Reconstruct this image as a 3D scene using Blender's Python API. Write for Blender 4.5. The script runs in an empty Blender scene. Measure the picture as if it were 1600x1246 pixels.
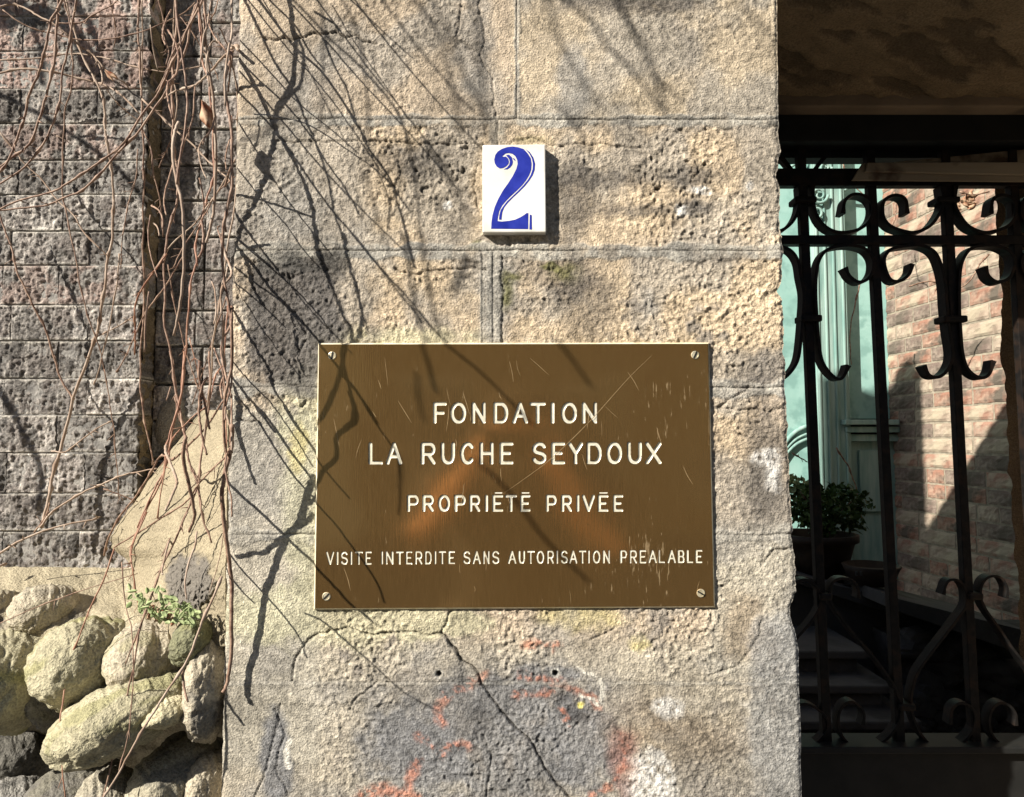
import bpy, bmesh, math, random
import numpy as np
from mathutils import Vector, Matrix
from mathutils.geometry import tessellate_polygon
R = math.radians
rng = random.Random(7)
C = bpy.context.scene.collection
sc = bpy.context.scene

# ------------------------------------------------------------------ camera, sky, sun, exposure
F, TH, DP = 1110.0, math.atan(0.0604), 0.888      # focal length in photo pixels, pitch, distance to the pier face
EYE = 1.55
HP = 67.0
cam = bpy.data.cameras.new('camera'); co = bpy.data.objects.new('camera', cam); C.objects.link(co)
co.location = (0, -DP, EYE); co.rotation_euler = (math.pi/2 + TH, 0, 0)
cam.sensor_width = 36; cam.lens = 36*F/1600; cam.clip_start = .02; cam.clip_end = 300
sc.camera = co
SUN = Vector((-1.45, -1.0, 1.12)).normalized()
w = bpy.data.worlds.new('World'); sc.world = w; w.use_nodes = True
nt = w.node_tree; bg = nt.nodes['Background']; sky = nt.nodes.new('ShaderNodeTexSky')
sky.sky_type = 'NISHITA'; sky.sun_disc = False
sky.sun_elevation = math.asin(SUN.z); sky.sun_rotation = math.atan2(SUN.x, SUN.y) % (2*math.pi)
nt.links.new(sky.outputs[0], bg.inputs[0]); bg.inputs[1].default_value = 0.05
sl = bpy.data.lights.new('sun', 'SUN'); sl.energy = 5.0; sl.angle = R(.5); sl.color = (1, .93, .82)
so = bpy.data.objects.new('sun', sl); C.objects.link(so); so.rotation_euler = SUN.to_track_quat('Z', 'Y').to_euler()
vs = sc.view_settings; sc.display_settings.display_device = 'sRGB'
vs.view_transform = 'Standard'; vs.look = 'None'; vs.gamma = 1; vs.use_curve_mapping = False; vs.exposure = 1.0

# ------------------------------------------------------------------ pixel <-> world helpers
cT, sT = math.cos(TH), math.sin(TH)
def P(px, py, y=0.0):
    """point of the photograph's pixel on the plane at depth y"""
    dx, up = px-800.0, 623.0-py
    fy, fz = F*cT - up*sT, F*sT + up*cT
    t = (y+DP)/fy
    return Vector((dx*t, y, EYE + fz*t))
def PN(px, py, y=0.0):
    dx, up = px-800.0, 623.0-py
    fy, fz = F*cT - up*sT, F*sT + up*cT
    t = (y+DP)/fy
    return dx*t, EYE + fz*t
def proj(X, Y, Z):
    a, b = (Y+DP), (Z-EYE)
    f = a*cT + b*sT; u = -a*sT + b*cT
    return 800+F*X/f, 623-F*u/f
def sstep(a, b, x):
    t = np.clip((x-a)/(b-a), 0, 1); return t*t*(3-2*t)
_tabs = {}
def vn(x, y, seed=0):
    if seed not in _tabs: _tabs[seed] = np.random.RandomState(seed+11).rand(256, 256)
    T = _tabs[seed]
    xi = np.floor(x).astype(int); yi = np.floor(y).astype(int); fx = x-xi; fy = y-yi
    fx = fx*fx*(3-2*fx); fy = fy*fy*(3-2*fy)
    a = T[xi & 255, yi & 255]; b = T[(xi+1) & 255, yi & 255]; c = T[xi & 255, (yi+1) & 255]; d = T[(xi+1) & 255, (yi+1) & 255]
    return (a*(1-fx)+b*fx)*(1-fy)+(c*(1-fx)+d*fx)*fy
def fbm(x, y, s, o=4, seed=0, g=.5):
    v = 0; a = 1; t = 0
    x = x/s + 31.7*seed; y = y/s + 17.3*seed
    for k in range(o):
        v = v + a*vn(x, y, seed+k); t += a; a *= g; x = x*2.03+5.1; y = y*1.97+9.2
    return v/t
def segd(px, py, pts):
    """distance in pixels to a polyline"""
    d = np.full(px.shape, 1e9)
    for (ax, ay), (bx, by) in zip(pts[:-1], pts[1:]):
        vx, vy = bx-ax, by-ay; L = vx*vx+vy*vy+1e-9
        t = np.clip(((px-ax)*vx+(py-ay)*vy)/L, 0, 1)
        d = np.minimum(d, np.hypot(px-ax-t*vx, py-ay-t*vy))
    return d

# ------------------------------------------------------------------ object helpers
def tag(o, label=None, cat=None, group=None, kind=None):
    if label: o['label'] = label
    if cat: o['category'] = cat
    if group: o['group'] = group
    if kind: o['kind'] = kind
    return o
def empty(name, loc, label, cat, group=None):
    if cat == 'vine': group = 'bare vines on and before the walls'
    o = bpy.data.objects.new(name, None); C.objects.link(o); o.location = loc; o.empty_display_size = .05
    return tag(o, label, cat, group)
def link(name, me, m=None, parent=None):
    o = bpy.data.objects.new(name, me); C.objects.link(o)
    if m is not None and not me.materials: me.materials.append(m)
    if parent is not None:
        o.parent = parent
        if parent.parent is None: o.matrix_parent_inverse = Matrix.Translation(parent.location).inverted()
    return o
def mesh_np(name, verts, faces, col=None, smooth=True):
    me = bpy.data.meshes.new(name)
    faces = np.asarray(faces, dtype=np.int32); n = len(faces); k = faces.shape[1]
    me.vertices.add(len(verts)); me.vertices.foreach_set('co', np.asarray(verts, dtype=np.float32).ravel())
    me.loops.add(n*k); me.loops.foreach_set('vertex_index', faces.ravel())
    me.polygons.add(n); me.polygons.foreach_set('loop_start', np.arange(0, n*k, k, dtype=np.int32))
    me.polygons.foreach_set('loop_total', np.full(n, k, dtype=np.int32))
    me.polygons.foreach_set('use_smooth', np.full(n, smooth, dtype=bool))
    me.update(calc_edges=True); me.validate()
    if col is not None:
        a = me.color_attributes.new('Col', 'FLOAT_COLOR', 'POINT')
        c4 = np.ones((len(verts), 4), dtype=np.float32); c4[:, :3] = col; a.data.foreach_set('color', c4.ravel())
    return me
def grid_mesh(name, X, Y, Z, col=None, skirt=0.0, sdir=(0, 1, 0)):
    """rows go down, columns go right as seen from the camera"""
    n, m = X.shape
    V = np.stack([X, Y, Z], -1).reshape(-1, 3)
    i = np.arange(n*m).reshape(n, m)
    Fc = np.stack([i[:-1, :-1], i[1:, :-1], i[1:, 1:], i[:-1, 1:]], -1).reshape(-1, 4)
    cc = None if col is None else col.reshape(-1, 3)
    if skirt:
        ring = np.concatenate([i[0, :-1], i[:-1, -1], i[-1, :0:-1], i[:0:-1, 0]])
        V2 = V[ring] + np.array(sdir)*skirt
        k = len(ring); t_ = len(V)+np.arange(k); b = t_+k      # own vertices, so that shading stays crisp at the fold
        S = np.stack([t_, np.roll(t_, -1), np.roll(b, -1), b], -1)
        V = np.concatenate([V, V[ring], V2]); Fc = np.concatenate([Fc, S])
        if cc is not None: cc = np.concatenate([cc, cc[ring], cc[ring]])
    return mesh_np(name, V, Fc, cc)
class MB:
    def __init__(s): s.v = []; s.f = []
    def box(s, x0, x1, y0, y1, z0, z1):
        b = len(s.v)
        s.v += [(x, y, z) for z in (z0, z1) for y in (y0, y1) for x in (x0, x1)]
        s.f += [[b+i for i in q] for q in ((0, 2, 3, 1), (4, 5, 7, 6), (0, 1, 5, 4), (2, 6, 7, 3), (0, 4, 6, 2), (1, 3, 7, 5))]
        return s
    def prism(s, pts, y0, y1):
        """polygon of (x,z), counter-clockwise seen from -y, between depths y0<y1"""
        b = len(s.v); n = len(pts)
        s.v += [(x, y0, z) for x, z in pts]+[(x, y1, z) for x, z in pts]
        s.f.append(list(range(b, b+n))); s.f.append([b+n+i for i in range(n-1, -1, -1)])
        for i in range(n): j = (i+1) % n; s.f.append([b+j, b+i, b+n+i, b+n+j])
        return s
    def hull8(s, p):
        b = len(s.v); s.v += [tuple(q) for q in p]
        s.f += [[b+i for i in q] for q in ((0, 1, 2, 3), (7, 6, 5, 4), (0, 4, 5, 1), (1, 5, 6, 2), (2, 6, 7, 3), (3, 7, 4, 0))]
        return s
    def tube(s, pts, rad, n=6, cap=True):
        pts = [Vector(p) for p in pts]; b = len(s.v); k = len(pts); up = None
        for i, p in enumerate(pts):
            t = (pts[min(i+1, k-1)]-pts[max(i-1, 0)]).normalized()
            if up is None: up = t.orthogonal().normalized()
            up = (up - t*up.dot(t)).normalized(); q = t.cross(up)
            r = rad[i] if hasattr(rad, '__len__') else rad
            for j in range(n):
                a = 2*math.pi*j/n; s.v.append(tuple(p+(up*math.cos(a)+q*math.sin(a))*r))
        for i in range(k-1):
            for j in range(n):
                j2 = (j+1) % n
                s.f.append([b+i*n+j, b+i*n+j2, b+(i+1)*n+j2, b+(i+1)*n+j])
        if cap:
            s.f.append([b+j for j in range(n-1, -1, -1)]); s.f.append([b+(k-1)*n+j for j in range(n)])
        return s
    def build(s, name, m, parent=None, smooth=False, bevel=0):
        me = bpy.data.meshes.new(name); me.from_pydata(s.v, [], s.f); me.update()
        if smooth: me.polygons.foreach_set('use_smooth', [True]*len(me.polygons))
        o = link(name, me, m, parent)
        if bevel:
            md = o.modifiers.new('bevel', 'BEVEL'); md.width = bevel; md.segments = 2; md.limit_method = 'ANGLE'
        return o
def smoothline(pts, n=6):
    pts = [Vector(p) for p in pts]; out = []
    q = [pts[0]*2-pts[1]]+pts+[pts[-1]*2-pts[-2]]
    for i in range(1, len(q)-2):
        a, b, c, d = q[i-1:i+3]
        for k in range(n):
            t = k/n
            out.append(.5*((2*b)+(c-a)*t+(2*a-5*b+4*c-d)*t*t+(3*b-a-3*c+d)*t**3))
    out.append(pts[-1]); return out

# ------------------------------------------------------------------ materials
def new_mat(name, col=(.5, .5, .5), rough=.9, metal=0, spec=.3):
    m = bpy.data.materials.new(name); m.use_nodes = True; b = m.node_tree.nodes['Principled BSDF']
    b.inputs['Base Color'].default_value = (*col, 1); b.inputs['Roughness'].default_value = rough
    b.inputs['Metallic'].default_value = metal; b.inputs['Specular IOR Level'].default_value = spec
    return m
def N(m, t, **k):
    n = m.node_tree.nodes.new(t)
    for a, v in k.items(): setattr(n, a, v)
    return n
def noise_mat(name, c1, c2, scale=30, rough=.9, bump=.3, bscale=200, bdist=.002, spec=.25, metal=0, usecol=False, c3=None, s3=4, detail=8, lo=.35, hi=.65, stretch=None):
    m = new_mat(name, c1, rough, metal, spec); L = m.node_tree.links; b = m.node_tree.nodes['Principled BSDF']
    tc = N(m, 'ShaderNodeTexCoord'); src = tc.outputs['Object']
    if stretch:
        mp = N(m, 'ShaderNodeMapping'); mp.inputs['Scale'].default_value = stretch; L.new(src, mp.inputs[0]); src = mp.outputs[0]
    n1 = N(m, 'ShaderNodeTexNoise'); n1.inputs['Scale'].default_value = scale; n1.inputs['Detail'].default_value = detail; L.new(src, n1.inputs['Vector'])
    mr = N(m, 'ShaderNodeMapRange'); mr.inputs[1].default_value = lo; mr.inputs[2].default_value = hi; L.new(n1.outputs[0], mr.inputs[0])
    mx = N(m, 'ShaderNodeMix', data_type='RGBA'); L.new(mr.outputs[0], mx.inputs[0])
    if usecol:
        at = N(m, 'ShaderNodeVertexColor', layer_name='Col')
        mu = N(m, 'ShaderNodeMix', data_type='RGBA', blend_type='MULTIPLY'); mu.inputs[0].default_value = 1
        mx.inputs[6].default_value = (*c1, 1); mx.inputs[7].default_value = (*c2, 1)
        L.new(at.outputs[0], mu.inputs[6]); L.new(mx.outputs[2], mu.inputs[7]); out = mu.outputs[2]
    else:
        mx.inputs[6].default_value = (*c1, 1); mx.inputs[7].default_value = (*c2, 1); out = mx.outputs[2]
    if c3:
        n3 = N(m, 'ShaderNodeTexNoise'); n3.inputs['Scale'].default_value = s3; n3.inputs['Detail'].default_value = 5; L.new(tc.outputs['Object'], n3.inputs['Vector'])
        r3 = N(m, 'ShaderNodeMapRange'); r3.inputs[1].default_value = .5; r3.inputs[2].default_value = .62; L.new(n3.outputs[0], r3.inputs[0])
        m3 = N(m, 'ShaderNodeMix', data_type='RGBA'); L.new(r3.outputs[0], m3.inputs[0]); L.new(out, m3.inputs[6]); m3.inputs[7].default_value = (*c3, 1); out = m3.outputs[2]
    L.new(out, b.inputs['Base Color'])
    if bump:
        n2 = N(m, 'ShaderNodeTexNoise'); n2.inputs['Scale'].default_value = bscale; n2.inputs['Detail'].default_value = 6; L.new(src, n2.inputs['Vector'])
        bp = N(m, 'ShaderNodeBump'); bp.inputs['Strength'].default_value = bump; bp.inputs['Distance'].default_value = bdist
        L.new(n2.outputs[0], bp.inputs['Height']); L.new(bp.outputs[0], b.inputs['Normal'])
    return m
M = {}
M['pier'] = noise_mat('pier stone', (.72, .72, .72), (1.22, 1.2, 1.15), 420, bump=.95, bscale=430, bdist=.0019, usecol=True, rough=.95, spec=.15)
M['brick'] = noise_mat('crusted brick', (.6, .6, .6), (1.3, 1.28, 1.25), 260, bump=.7, bscale=330, bdist=.003, usecol=True, rough=.93, spec=.1)
M['rock'] = noise_mat('rockwork cement', (.72, .72, .7), (1.2, 1.2, 1.15), 330, bump=.9, bscale=330, bdist=.004, usecol=True, rough=.95, spec=.1)
M['mortar'] = noise_mat('grey mortar', (.12, .115, .11), (.34, .325, .3), 60, bump=.6, bscale=240, bdist=.003)
M['plaster'] = noise_mat('brown plaster', (.2, .15, .1), (.28, .21, .14), 12, bump=.5, bscale=90, bdist=.004, c3=(.06, .05, .04), s3=5)
M['iron'] = noise_mat('black wrought iron', (.006, .006, .006), (.014, .012, .011), 80, rough=.5, bump=.5, bscale=220, bdist=.001, spec=.16, c3=(.022, .014, .01), s3=40)
M['steel'] = noise_mat('dark painted steel', (.008, .009, .009), (.016, .016, .015), 20, rough=.6, bump=.2, bscale=120, bdist=.001, spec=.3)
M['channel'] = noise_mat('weathered channel', (.2, .16, .11), (.3, .25, .18), 25, rough=.7, bump=.3, bscale=150, bdist=.001, c3=(.09, .06, .04), s3=14, stretch=(.15, 1, 1))
M['vine'] = noise_mat('vine bark', (.12, .06, .04), (.34, .23, .165), 110, rough=.65, bump=.5, bscale=500, bdist=.0006, spec=.35)
M['vine2'] = noise_mat('pale vine bark', (.25, .17, .12), (.42, .33, .26), 50, rough=.7, bump=.5, bscale=500, bdist=.0006, spec=.3)
M['vine3'] = noise_mat('red vine bark', (.2, .08, .045), (.36, .2, .13), 80, rough=.55, bump=.4, bscale=500, bdist=.0005, spec=.4)
M['white'] = noise_mat('glazed white ceramic', (.72, .7, .66), (.84, .82, .78), 9, rough=.22, bump=.06, bscale=60, bdist=.0006, spec=.5, c3=(.68, .66, .6), s3=30)
M['blue'] = noise_mat('cobalt glaze', (.016, .026, .26), (.03, .045, .36), 60, rough=.22, bump=.04, bscale=60, bdist=.0006, spec=.5)
M['grout'] = noise_mat('tile edge', (.1, .08, .06), (.25, .2, .15), 120, bump=.5)
M['teal'] = noise_mat('turquoise paint', (.24, .43, .39), (.31, .5, .46), 9, rough=.55, bump=.25, bscale=60, bdist=.002, c3=(.2, .36, .33), s3=14)
M['teal2'] = noise_mat('weathered turquoise paint', (.17, .3, .27), (.3, .42, .38), 40, rough=.7, bump=.5, bscale=90, bdist=.002, stretch=(1, 1, .12))
M['asphalt'] = noise_mat('asphalt', (.04, .04, .04), (.065, .063, .06), 120, bump=.5, bscale=300, bdist=.004)
M['pavement'] = noise_mat('pavement', (.1, .098, .09), (.16, .15, .14), 20, bump=.3, bscale=150)
M['facade'] = noise_mat('street facade render', (.66, .58, .44), (.75, .67, .54), 2, bump=.2, bscale=40)
M['glass'] = new_mat('window glass', (.03, .035, .04), .1, 0, .6)
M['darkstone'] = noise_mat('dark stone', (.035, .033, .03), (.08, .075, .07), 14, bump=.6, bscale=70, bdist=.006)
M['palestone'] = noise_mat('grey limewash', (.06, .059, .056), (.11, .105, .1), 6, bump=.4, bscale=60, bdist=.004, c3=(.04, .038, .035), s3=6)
M['cbrick'] = []
for k, (a, b) in enumerate([((.26, .14, .1), (.36, .25, .19)), ((.28, .22, .17), (.4, .33, .26)), ((.16, .12, .1), (.27, .22, .18)), ((.29, .17, .125), (.35, .27, .21))]):
    M['cbrick'].append(noise_mat('courtyard brick %s' % 'abcd'[k], a, b, 30, bump=.45, bscale=160, bdist=.003, lo=.4, hi=.6, c3=(.37, .315, .235) if k % 2 else (.12, .1, .08), s3=13))
M['cmortar'] = noise_mat('courtyard mortar', (.2, .175, .135), (.33, .29, .225), 40, bump=.5, bscale=150, bdist=.003)
M['leaf'] = noise_mat('weed leaf', (.24, .31, .13), (.42, .48, .25), 120, rough=.6, bump=.2, bscale=300, bdist=.0005)
M['darkleaf'] = noise_mat('shrub leaf', (.03, .07, .015), (.08, .13, .03), 30, rough=.55, bump=0)
M['dryleaf'] = noise_mat('dry leaf', (.2, .055, .02), (.5, .36, .24), 90, rough=.6, bump=.4, bscale=200, bdist=.001)
M['pot'] = noise_mat('dark pot', (.03, .02, .016), (.05, .035, .025), 30, rough=.6)
M['screw'] = noise_mat('brass screw', (.6, .52, .34), (.8, .74, .56), 200, rough=.4, metal=.6, bump=.1)
M['skin'] = noise_mat('skin', (.6, .34, .22), (.66, .38, .26), 30, rough=.5, bump=.1)
M['jacket'] = noise_mat('dark jacket', (.02, .02, .025), (.035, .035, .04), 60, rough=.9)
M['phone'] = new_mat('phone body', (.01, .01, .01), .3)
# brass
def brass():
    m = new_mat('aged brass', (.5, .3, .1), .2, 1); t = m.node_tree; L = t.links; b = t.nodes['Principled BSDF']
    tc = N(m, 'ShaderNodeTexCoord'); mp = N(m, 'ShaderNodeMapping'); mp.inputs['Scale'].default_value = (1, 1, .07); L.new(tc.outputs['Object'], mp.inputs[0])
    st = N(m, 'ShaderNodeTexNoise'); st.inputs['Scale'].default_value = 700; st.inputs['Detail'].default_value = 3; L.new(mp.outputs[0], st.inputs['Vector'])
    lg = N(m, 'ShaderNodeTexNoise'); lg.inputs['Scale'].default_value = 5; lg.inputs['Detail'].default_value = 4; L.new(tc.outputs['Object'], lg.inputs['Vector'])
    mx = N(m, 'ShaderNodeMix', data_type='RGBA'); L.new(lg.outputs[0], mx.inputs[0]); mx.inputs[6].default_value = (.86, .52, .19, 1); mx.inputs[7].default_value = (.97, .66, .3, 1)
    L.new(mx.outputs[2], b.inputs['Base Color'])
    rr = N(m, 'ShaderNodeMapRange'); rr.inputs[1].default_value = .3; rr.inputs[2].default_value = .7; rr.inputs[3].default_value = .07; rr.inputs[4].default_value = .14; L.new(st.outputs[0], rr.inputs[0]); L.new(rr.outputs[0], b.inputs['Roughness'])
    # tarnish: a dull brown film
    d = N(m, 'ShaderNodeBsdfDiffuse'); 
    fl = N(m, 'ShaderNodeMix', data_type='RGBA'); fl.inputs[6].default_value = (.17, .097, .033, 1); fl.inputs[7].default_value = (.25, .15, .058, 1); L.new(st.outputs[0], fl.inputs[0]); L.new(fl.outputs[2], d.inputs[0])
    ms = N(m, 'ShaderNodeMixShader'); ms.inputs[0].default_value = .3
    L.new(b.outputs[0], ms.inputs[1]); L.new(d.outputs[0], ms.inputs[2])
    # pale drips and water marks
    mp2 = N(m, 'ShaderNodeMapping'); mp2.inputs['Scale'].default_value = (1, 1, .16); mp2.inputs['Rotation'].default_value = (0, .12, 0); L.new(tc.outputs['Object'], mp2.inputs[0])
    dn = N(m, 'ShaderNodeTexNoise'); dn.inputs['Scale'].default_value = 300; dn.inputs['Detail'].default_value = 5; dn.inputs['Roughness'].default_value = .62; L.new(mp2.outputs[0], dn.inputs['Vector'])
    bn = N(m, 'ShaderNodeTexNoise'); bn.inputs['Scale'].default_value = 9; bn.inputs['Detail'].default_value = 3; L.new(tc.outputs['Object'], bn.inputs['Vector'])
    ad = N(m, 'ShaderNodeMath', operation='MULTIPLY_ADD'); L.new(bn.outputs[0], ad.inputs[0]); ad.inputs[1].default_value = .6; L.new(dn.outputs[0], ad.inputs[2])
    r2 = N(m, 'ShaderNodeMapRange'); r2.inputs[1].default_value = 1.0; r2.inputs[2].default_value = 1.07; r2.inputs[4].default_value = .35; L.new(ad.outputs[0], r2.inputs[0])
    w_ = N(m, 'ShaderNodeBsdfDiffuse'); w_.inputs[0].default_value = (.45, .34, .2, 1)
    m2 = N(m, 'ShaderNodeMixShader'); L.new(r2.outputs[0], m2.inputs[0]); L.new(ms.outputs[0], m2.inputs[1]); L.new(w_.outputs[0], m2.inputs[2])
    L.new(m2.outputs[0], t.nodes['Material Output'].inputs[0])
    bp = N(m, 'ShaderNodeBump'); bp.inputs['Strength'].default_value = .12; bp.inputs['Distance'].default_value = .0003; L.new(st.outputs[0], bp.inputs['Height'])
    un = N(m, 'ShaderNodeTexNoise'); un.inputs['Scale'].default_value = 7; un.inputs['Detail'].default_value = 1; L.new(tc.outputs['Object'], un.inputs['Vector'])
    b3 = N(m, 'ShaderNodeBump'); b3.inputs['Strength'].default_value = .6; b3.inputs['Distance'].default_value = .004; L.new(un.outputs[0], b3.inputs['Height']); L.new(bp.outputs[0], b3.inputs['Normal']); L.new(b3.outputs[0], b.inputs['Normal'])
    return m
M['brass'] = brass()
M['engrave'] = noise_mat('cream groove highlight', (.74, .7, .54), (.9, .87, .74), 160, rough=.3, metal=.3, bump=.1, bscale=300, bdist=.0003, spec=.5)  # pale colour stands in for the bright reflections inside the letters

# ------------------------------------------------------------------ ground, street, opposite houses (seen in the brass)
o = MB().box(-60, 60, -60, 60, -.3, 0).build('street', M['asphalt']); tag(o, kind='structure')
o = MB().box(-30, 30, -2.6, -.02, .0, .12).build('pavement', M['pavement']); tag(o, kind='structure')
o = MB().box(-3, 6, .45, 8, .0, .14).build('courtyard_ground', M['palestone']); tag(o, kind='structure')
def opposite(x0, x1, h, lab, mt):
    t = empty('street_house', ((x0+x1)/2, -10, 0), lab, 'house', 'houses across the street')
    MB().box(x0, x1, -18, -10, 0, h).build('wall', mt, t)
    MB().box(x0-.1, x1+.1, -18.1, -9.8, h, h+.25).build('roof', M['darkstone'], t)
    n = int((x1-x0)//2.2)
    for fl in range(int(h//3)):
        for i in range(n):
            cx = x0+(i+.5)*(x1-x0)/n; z = .9+fl*3
            f = MB().box(cx-.55, cx+.55, -10.0, -9.93, z, z+1.7).build('window', M['white'], t)
            MB().box(cx-.47, cx+.47, -9.935, -9.915, z+.08, z+1.62).build('pane', M['glass'], f)
opposite(-14, -2.5, 7.5, 'ochre street house across the road, reflected in left half of brass', M['facade'])
opposite(-2.3, 9, 6.5, 'lower street house across the road, reflected in right half of brass', M['plaster'])

# ------------------------------------------------------------------ wall bodies
YA, YB = .312, .357           # left brick wall face, recess wall face
PXL = P(375, 0).x; xe_wall = P(236, 0, YA).x
TOP = EYE+1.39

# ------------------------------------------------------------------ pier: heightfield blocks
def edgeR(Z):      # jagged right edge of pier in world X
    px, py = proj(.34, 0, Z)
    e = np.interp(py, [-80, 0, 200, 300, 400, 600, 760, 850, 925, 950, 965, 1000, 1246, 1330], [1214, 1215, 1217, 1218, 1222, 1227, 1233, 1239, 1244, 1234, 1236, 1247, 1253, 1255])
    e = e + (fbm(py, py*0, 16, 4, 5)-.5)*9*sstep(150, 230, py)*(1-sstep(1000, 1040, py)) + (fbm(py, py*0+3, 40, 3, 6)-.5)*5
    e = e - 6*np.exp(-((py-455)/9)**2) - 4*np.exp(-((py-275)/10)**2)
    # invert projection for X
    a, b = DP, Z-EYE; f = a*cT+b*sT
    return (e-800)/F*f
def lerp3(c, col, m): return c*(1-m[..., None]) + np.array(col)*m[..., None]
CR = {
 'main': [(690, 990), (712, 1015), (722, 1032), (745, 1050), (752, 1067), (775, 1100), (800, 1130), (830, 1160), (850, 1200), (890, 1250)],
 'arc': [(455, 1065), (462, 1030), (480, 1000), (515, 985), (545, 983), (580, 992), (620, 988), (690, 992), (700, 965), (705, 955)],
}
thin = [[(745, -20), (758, 60), (750, 85), (768, 120), (775, 185)], [(720, 0), (715, 60), (742, 80)], [(430, 222), (600, 221), (700, 226), (755, 224)],
        [(470, 490), (481, 530), (463, 560), (470, 600)], [(425, 600), (465, 602), (470, 620), (482, 628), (470, 640)], [(440, 1100), (422, 1180), (398, 1250)],
        [(800, 222), (830, 214), (860, 228), (935, 226), (1000, 232)], [(748, 258), (740, 290), (747, 330)], [(355, 661), (378, 657), (400, 660), (412, 663)],
        [(1190, 970), (1182, 1000), (1152, 1040), (1110, 1055)], [(620, 420), (640, 430), (700, 418), (760, 422)], [(785, 400), (786, 470), (784, 535)],
        [(1195, 860), (1190, 885), (1205, 862), (1235, 858)], [(430, 1110), (445, 1150), (430, 1200), (452, 1246)], [(900, 985), (925, 1000), (960, 985)],
        [(755, 1150), (768, 1180), (760, 1246)], [(560, 1040), (590, 1065), (560, 1090), (545, 1110)], [(1170, 605), (1120, 640), (1200, 642), (1228, 640)]]
def pier_surface(px, py):
    """height in mm and colour of the pier face"""
    jx = px + (fbm(px, py, 14, 3, 21)-.5)*14; jy = py + (fbm(px, py, 14, 3, 22)-.5)*14
    b1 = fbm(px, py, 70, 4, 1); b2 = fbm(px, py, 26, 4, 2); b3 = fbm(px, py, 180, 3, 3)
    g1 = fbm(px, py, 7.5, 3, 4); g2 = fbm(px, py, 4.2, 2, 9)
    def blob(cx, cy, rx, ry, soft=.35, wob=.9):
        d = np.hypot((jx-cx)/rx, (jy-cy)/ry) + (b2-.5)*wob
        return 1-sstep(1-soft, 1+soft, d)
    def rect(x0, x1, y0, y1, s=8):
        return sstep(x0-s, x0+s, jx)*(1-sstep(x1-s, x1+s, jx))*sstep(y0-s, y0+s, jy)*(1-sstep(y1-s, y1+s, jy))
    TAN = np.array([.42, .35, .27]); OCH = np.array([.485, .395, .285]); GREY = np.array([.33, .315, .285]); PALE = np.array([.47, .45, .385])
    col = np.ones(px.shape+(3,))*TAN
    m_och = rect(560, 1260, 200, 380, 25)*.85 + rect(535, 1230, 405, 600, 18)*.95 + rect(1112, 1175, 615, 960, 16)*.9
    m_och = np.clip(m_och + (b1-.5)*1.1*(m_och > .1), 0, 1); col = lerp3(col, OCH, m_och)
    col = lerp3(col, (.44, .375, .28), rect(800, 1240, -60, 190, 10)*.7)
    col = lerp3(col, (.4, .365, .315), rect(340, 575, 190, 390, 25)*.75)
    m_low = rect(330, 1270, 1000, 1340, 30); col = lerp3(col, (.41, .375, .31), m_low*.9)
    col = lerp3(col, (.39, .365, .31), rect(330, 500, 640, 1200, 14)*.9)
    col = lerp3(col, (.4, .38, .325), rect(1110, 1260, 820, 1060, 16)*.8)
    # pale yellow-green bloom round the plaque
    m_g = np.clip(blob(500, 965, 210, 45, .4)+blob(478, 760, 38, 170, .5)+blob(620, 528, 130, 16, .6)+blob(480, 640, 45, 60, .6)+blob(640, 975, 110, 22, .4), 0, 1)
    col = lerp3(col, (.49, .48, .33), m_g*.6)
    col = lerp3(col, (.56, .49, .22), np.clip(blob(910, 965, 60, 22, .5)+blob(1000, 1005, 18, 12)+blob(465, 700, 16, 40), 0, 1)*.6)
    grn = sstep(.42, .62, fbm(px, py, 85, 4, 47)); col = lerp3(col, (.315, .3, .275), grn*.6*(1-m_g))
    rowi = np.digitize(py, [187, 392, 606, 836, 1066]); side = (px > np.array([808, 778, 770, 700, 700, 700])[rowi]).astype(int)
    bt_ = np.array([[.96, 1.0], [.93, 1.05], [1.0, .98], [.95, 1.06], [1.0, 1.0], [.93, .93]])[rowi, side]
    col = col*bt_[..., None]
    # soot and dark crust
    m_s = blob(455, 500, 85, 118, .22, .5)*rect(388, 545, 394, 640, 6); col = lerp3(col, (.095, .09, .088), m_s*.92)
    m_s2 = blob(470, 405, 110, 20, .3); col = lerp3(col, (.06, .058, .055), m_s2*.8*rect(400, 545, 395, 430, 4))
    m_d = np.clip(blob(645, 250, 80, 32, .7)*.75+blob(960, 280, 60, 13, .7)*.8+blob(1085, 275, 45, 20, .6)*.9+blob(1080, 325, 28, 14, .4)+blob(900, 300, 28, 65, .5)*.8
        +blob(1000, 330, 55, 10, .6)*.8+blob(960, -5, 110, 26, .6)+blob(1060, 5, 40, 20, .6)*.7+blob(690, 160, 55, 20, .8)*.4+blob(1195, 575, 38, 38, .5)*.85
        +blob(1195, 720, 42, 105, .5)*.8+blob(870, 425, 60, 35, .7)*.7+blob(920, 470, 45, 55, .5)*.55+blob(1120, 400, 60, 12, .7)*.5, 0, 1)
    col = lerp3(col, (.1, .093, .088), m_d*.85*sstep(.28, .6, b2*.6+g1*.4+.22*m_d))
    m_grey = np.clip(blob(895, 125, 26, 62, .3, .4)*.7+blob(1225, 1120, 55, 160, .4)*.75+blob(1215, 1010, 45, 45, .3)*.7+blob(740, 60, 28, 90, .5)*.6+blob(480, 130, 60, 60, .8)*.5
        +blob(430, 340, 80, 60, .8)*.4+blob(400, 780, 60, 70, .8)*.35+blob(775, 470, 28, 70, .5)*.8+blob(1000, 480, 20, 40)*.5, 0, 1)
    col = lerp3(col, (.27, .265, .255), m_grey)
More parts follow.
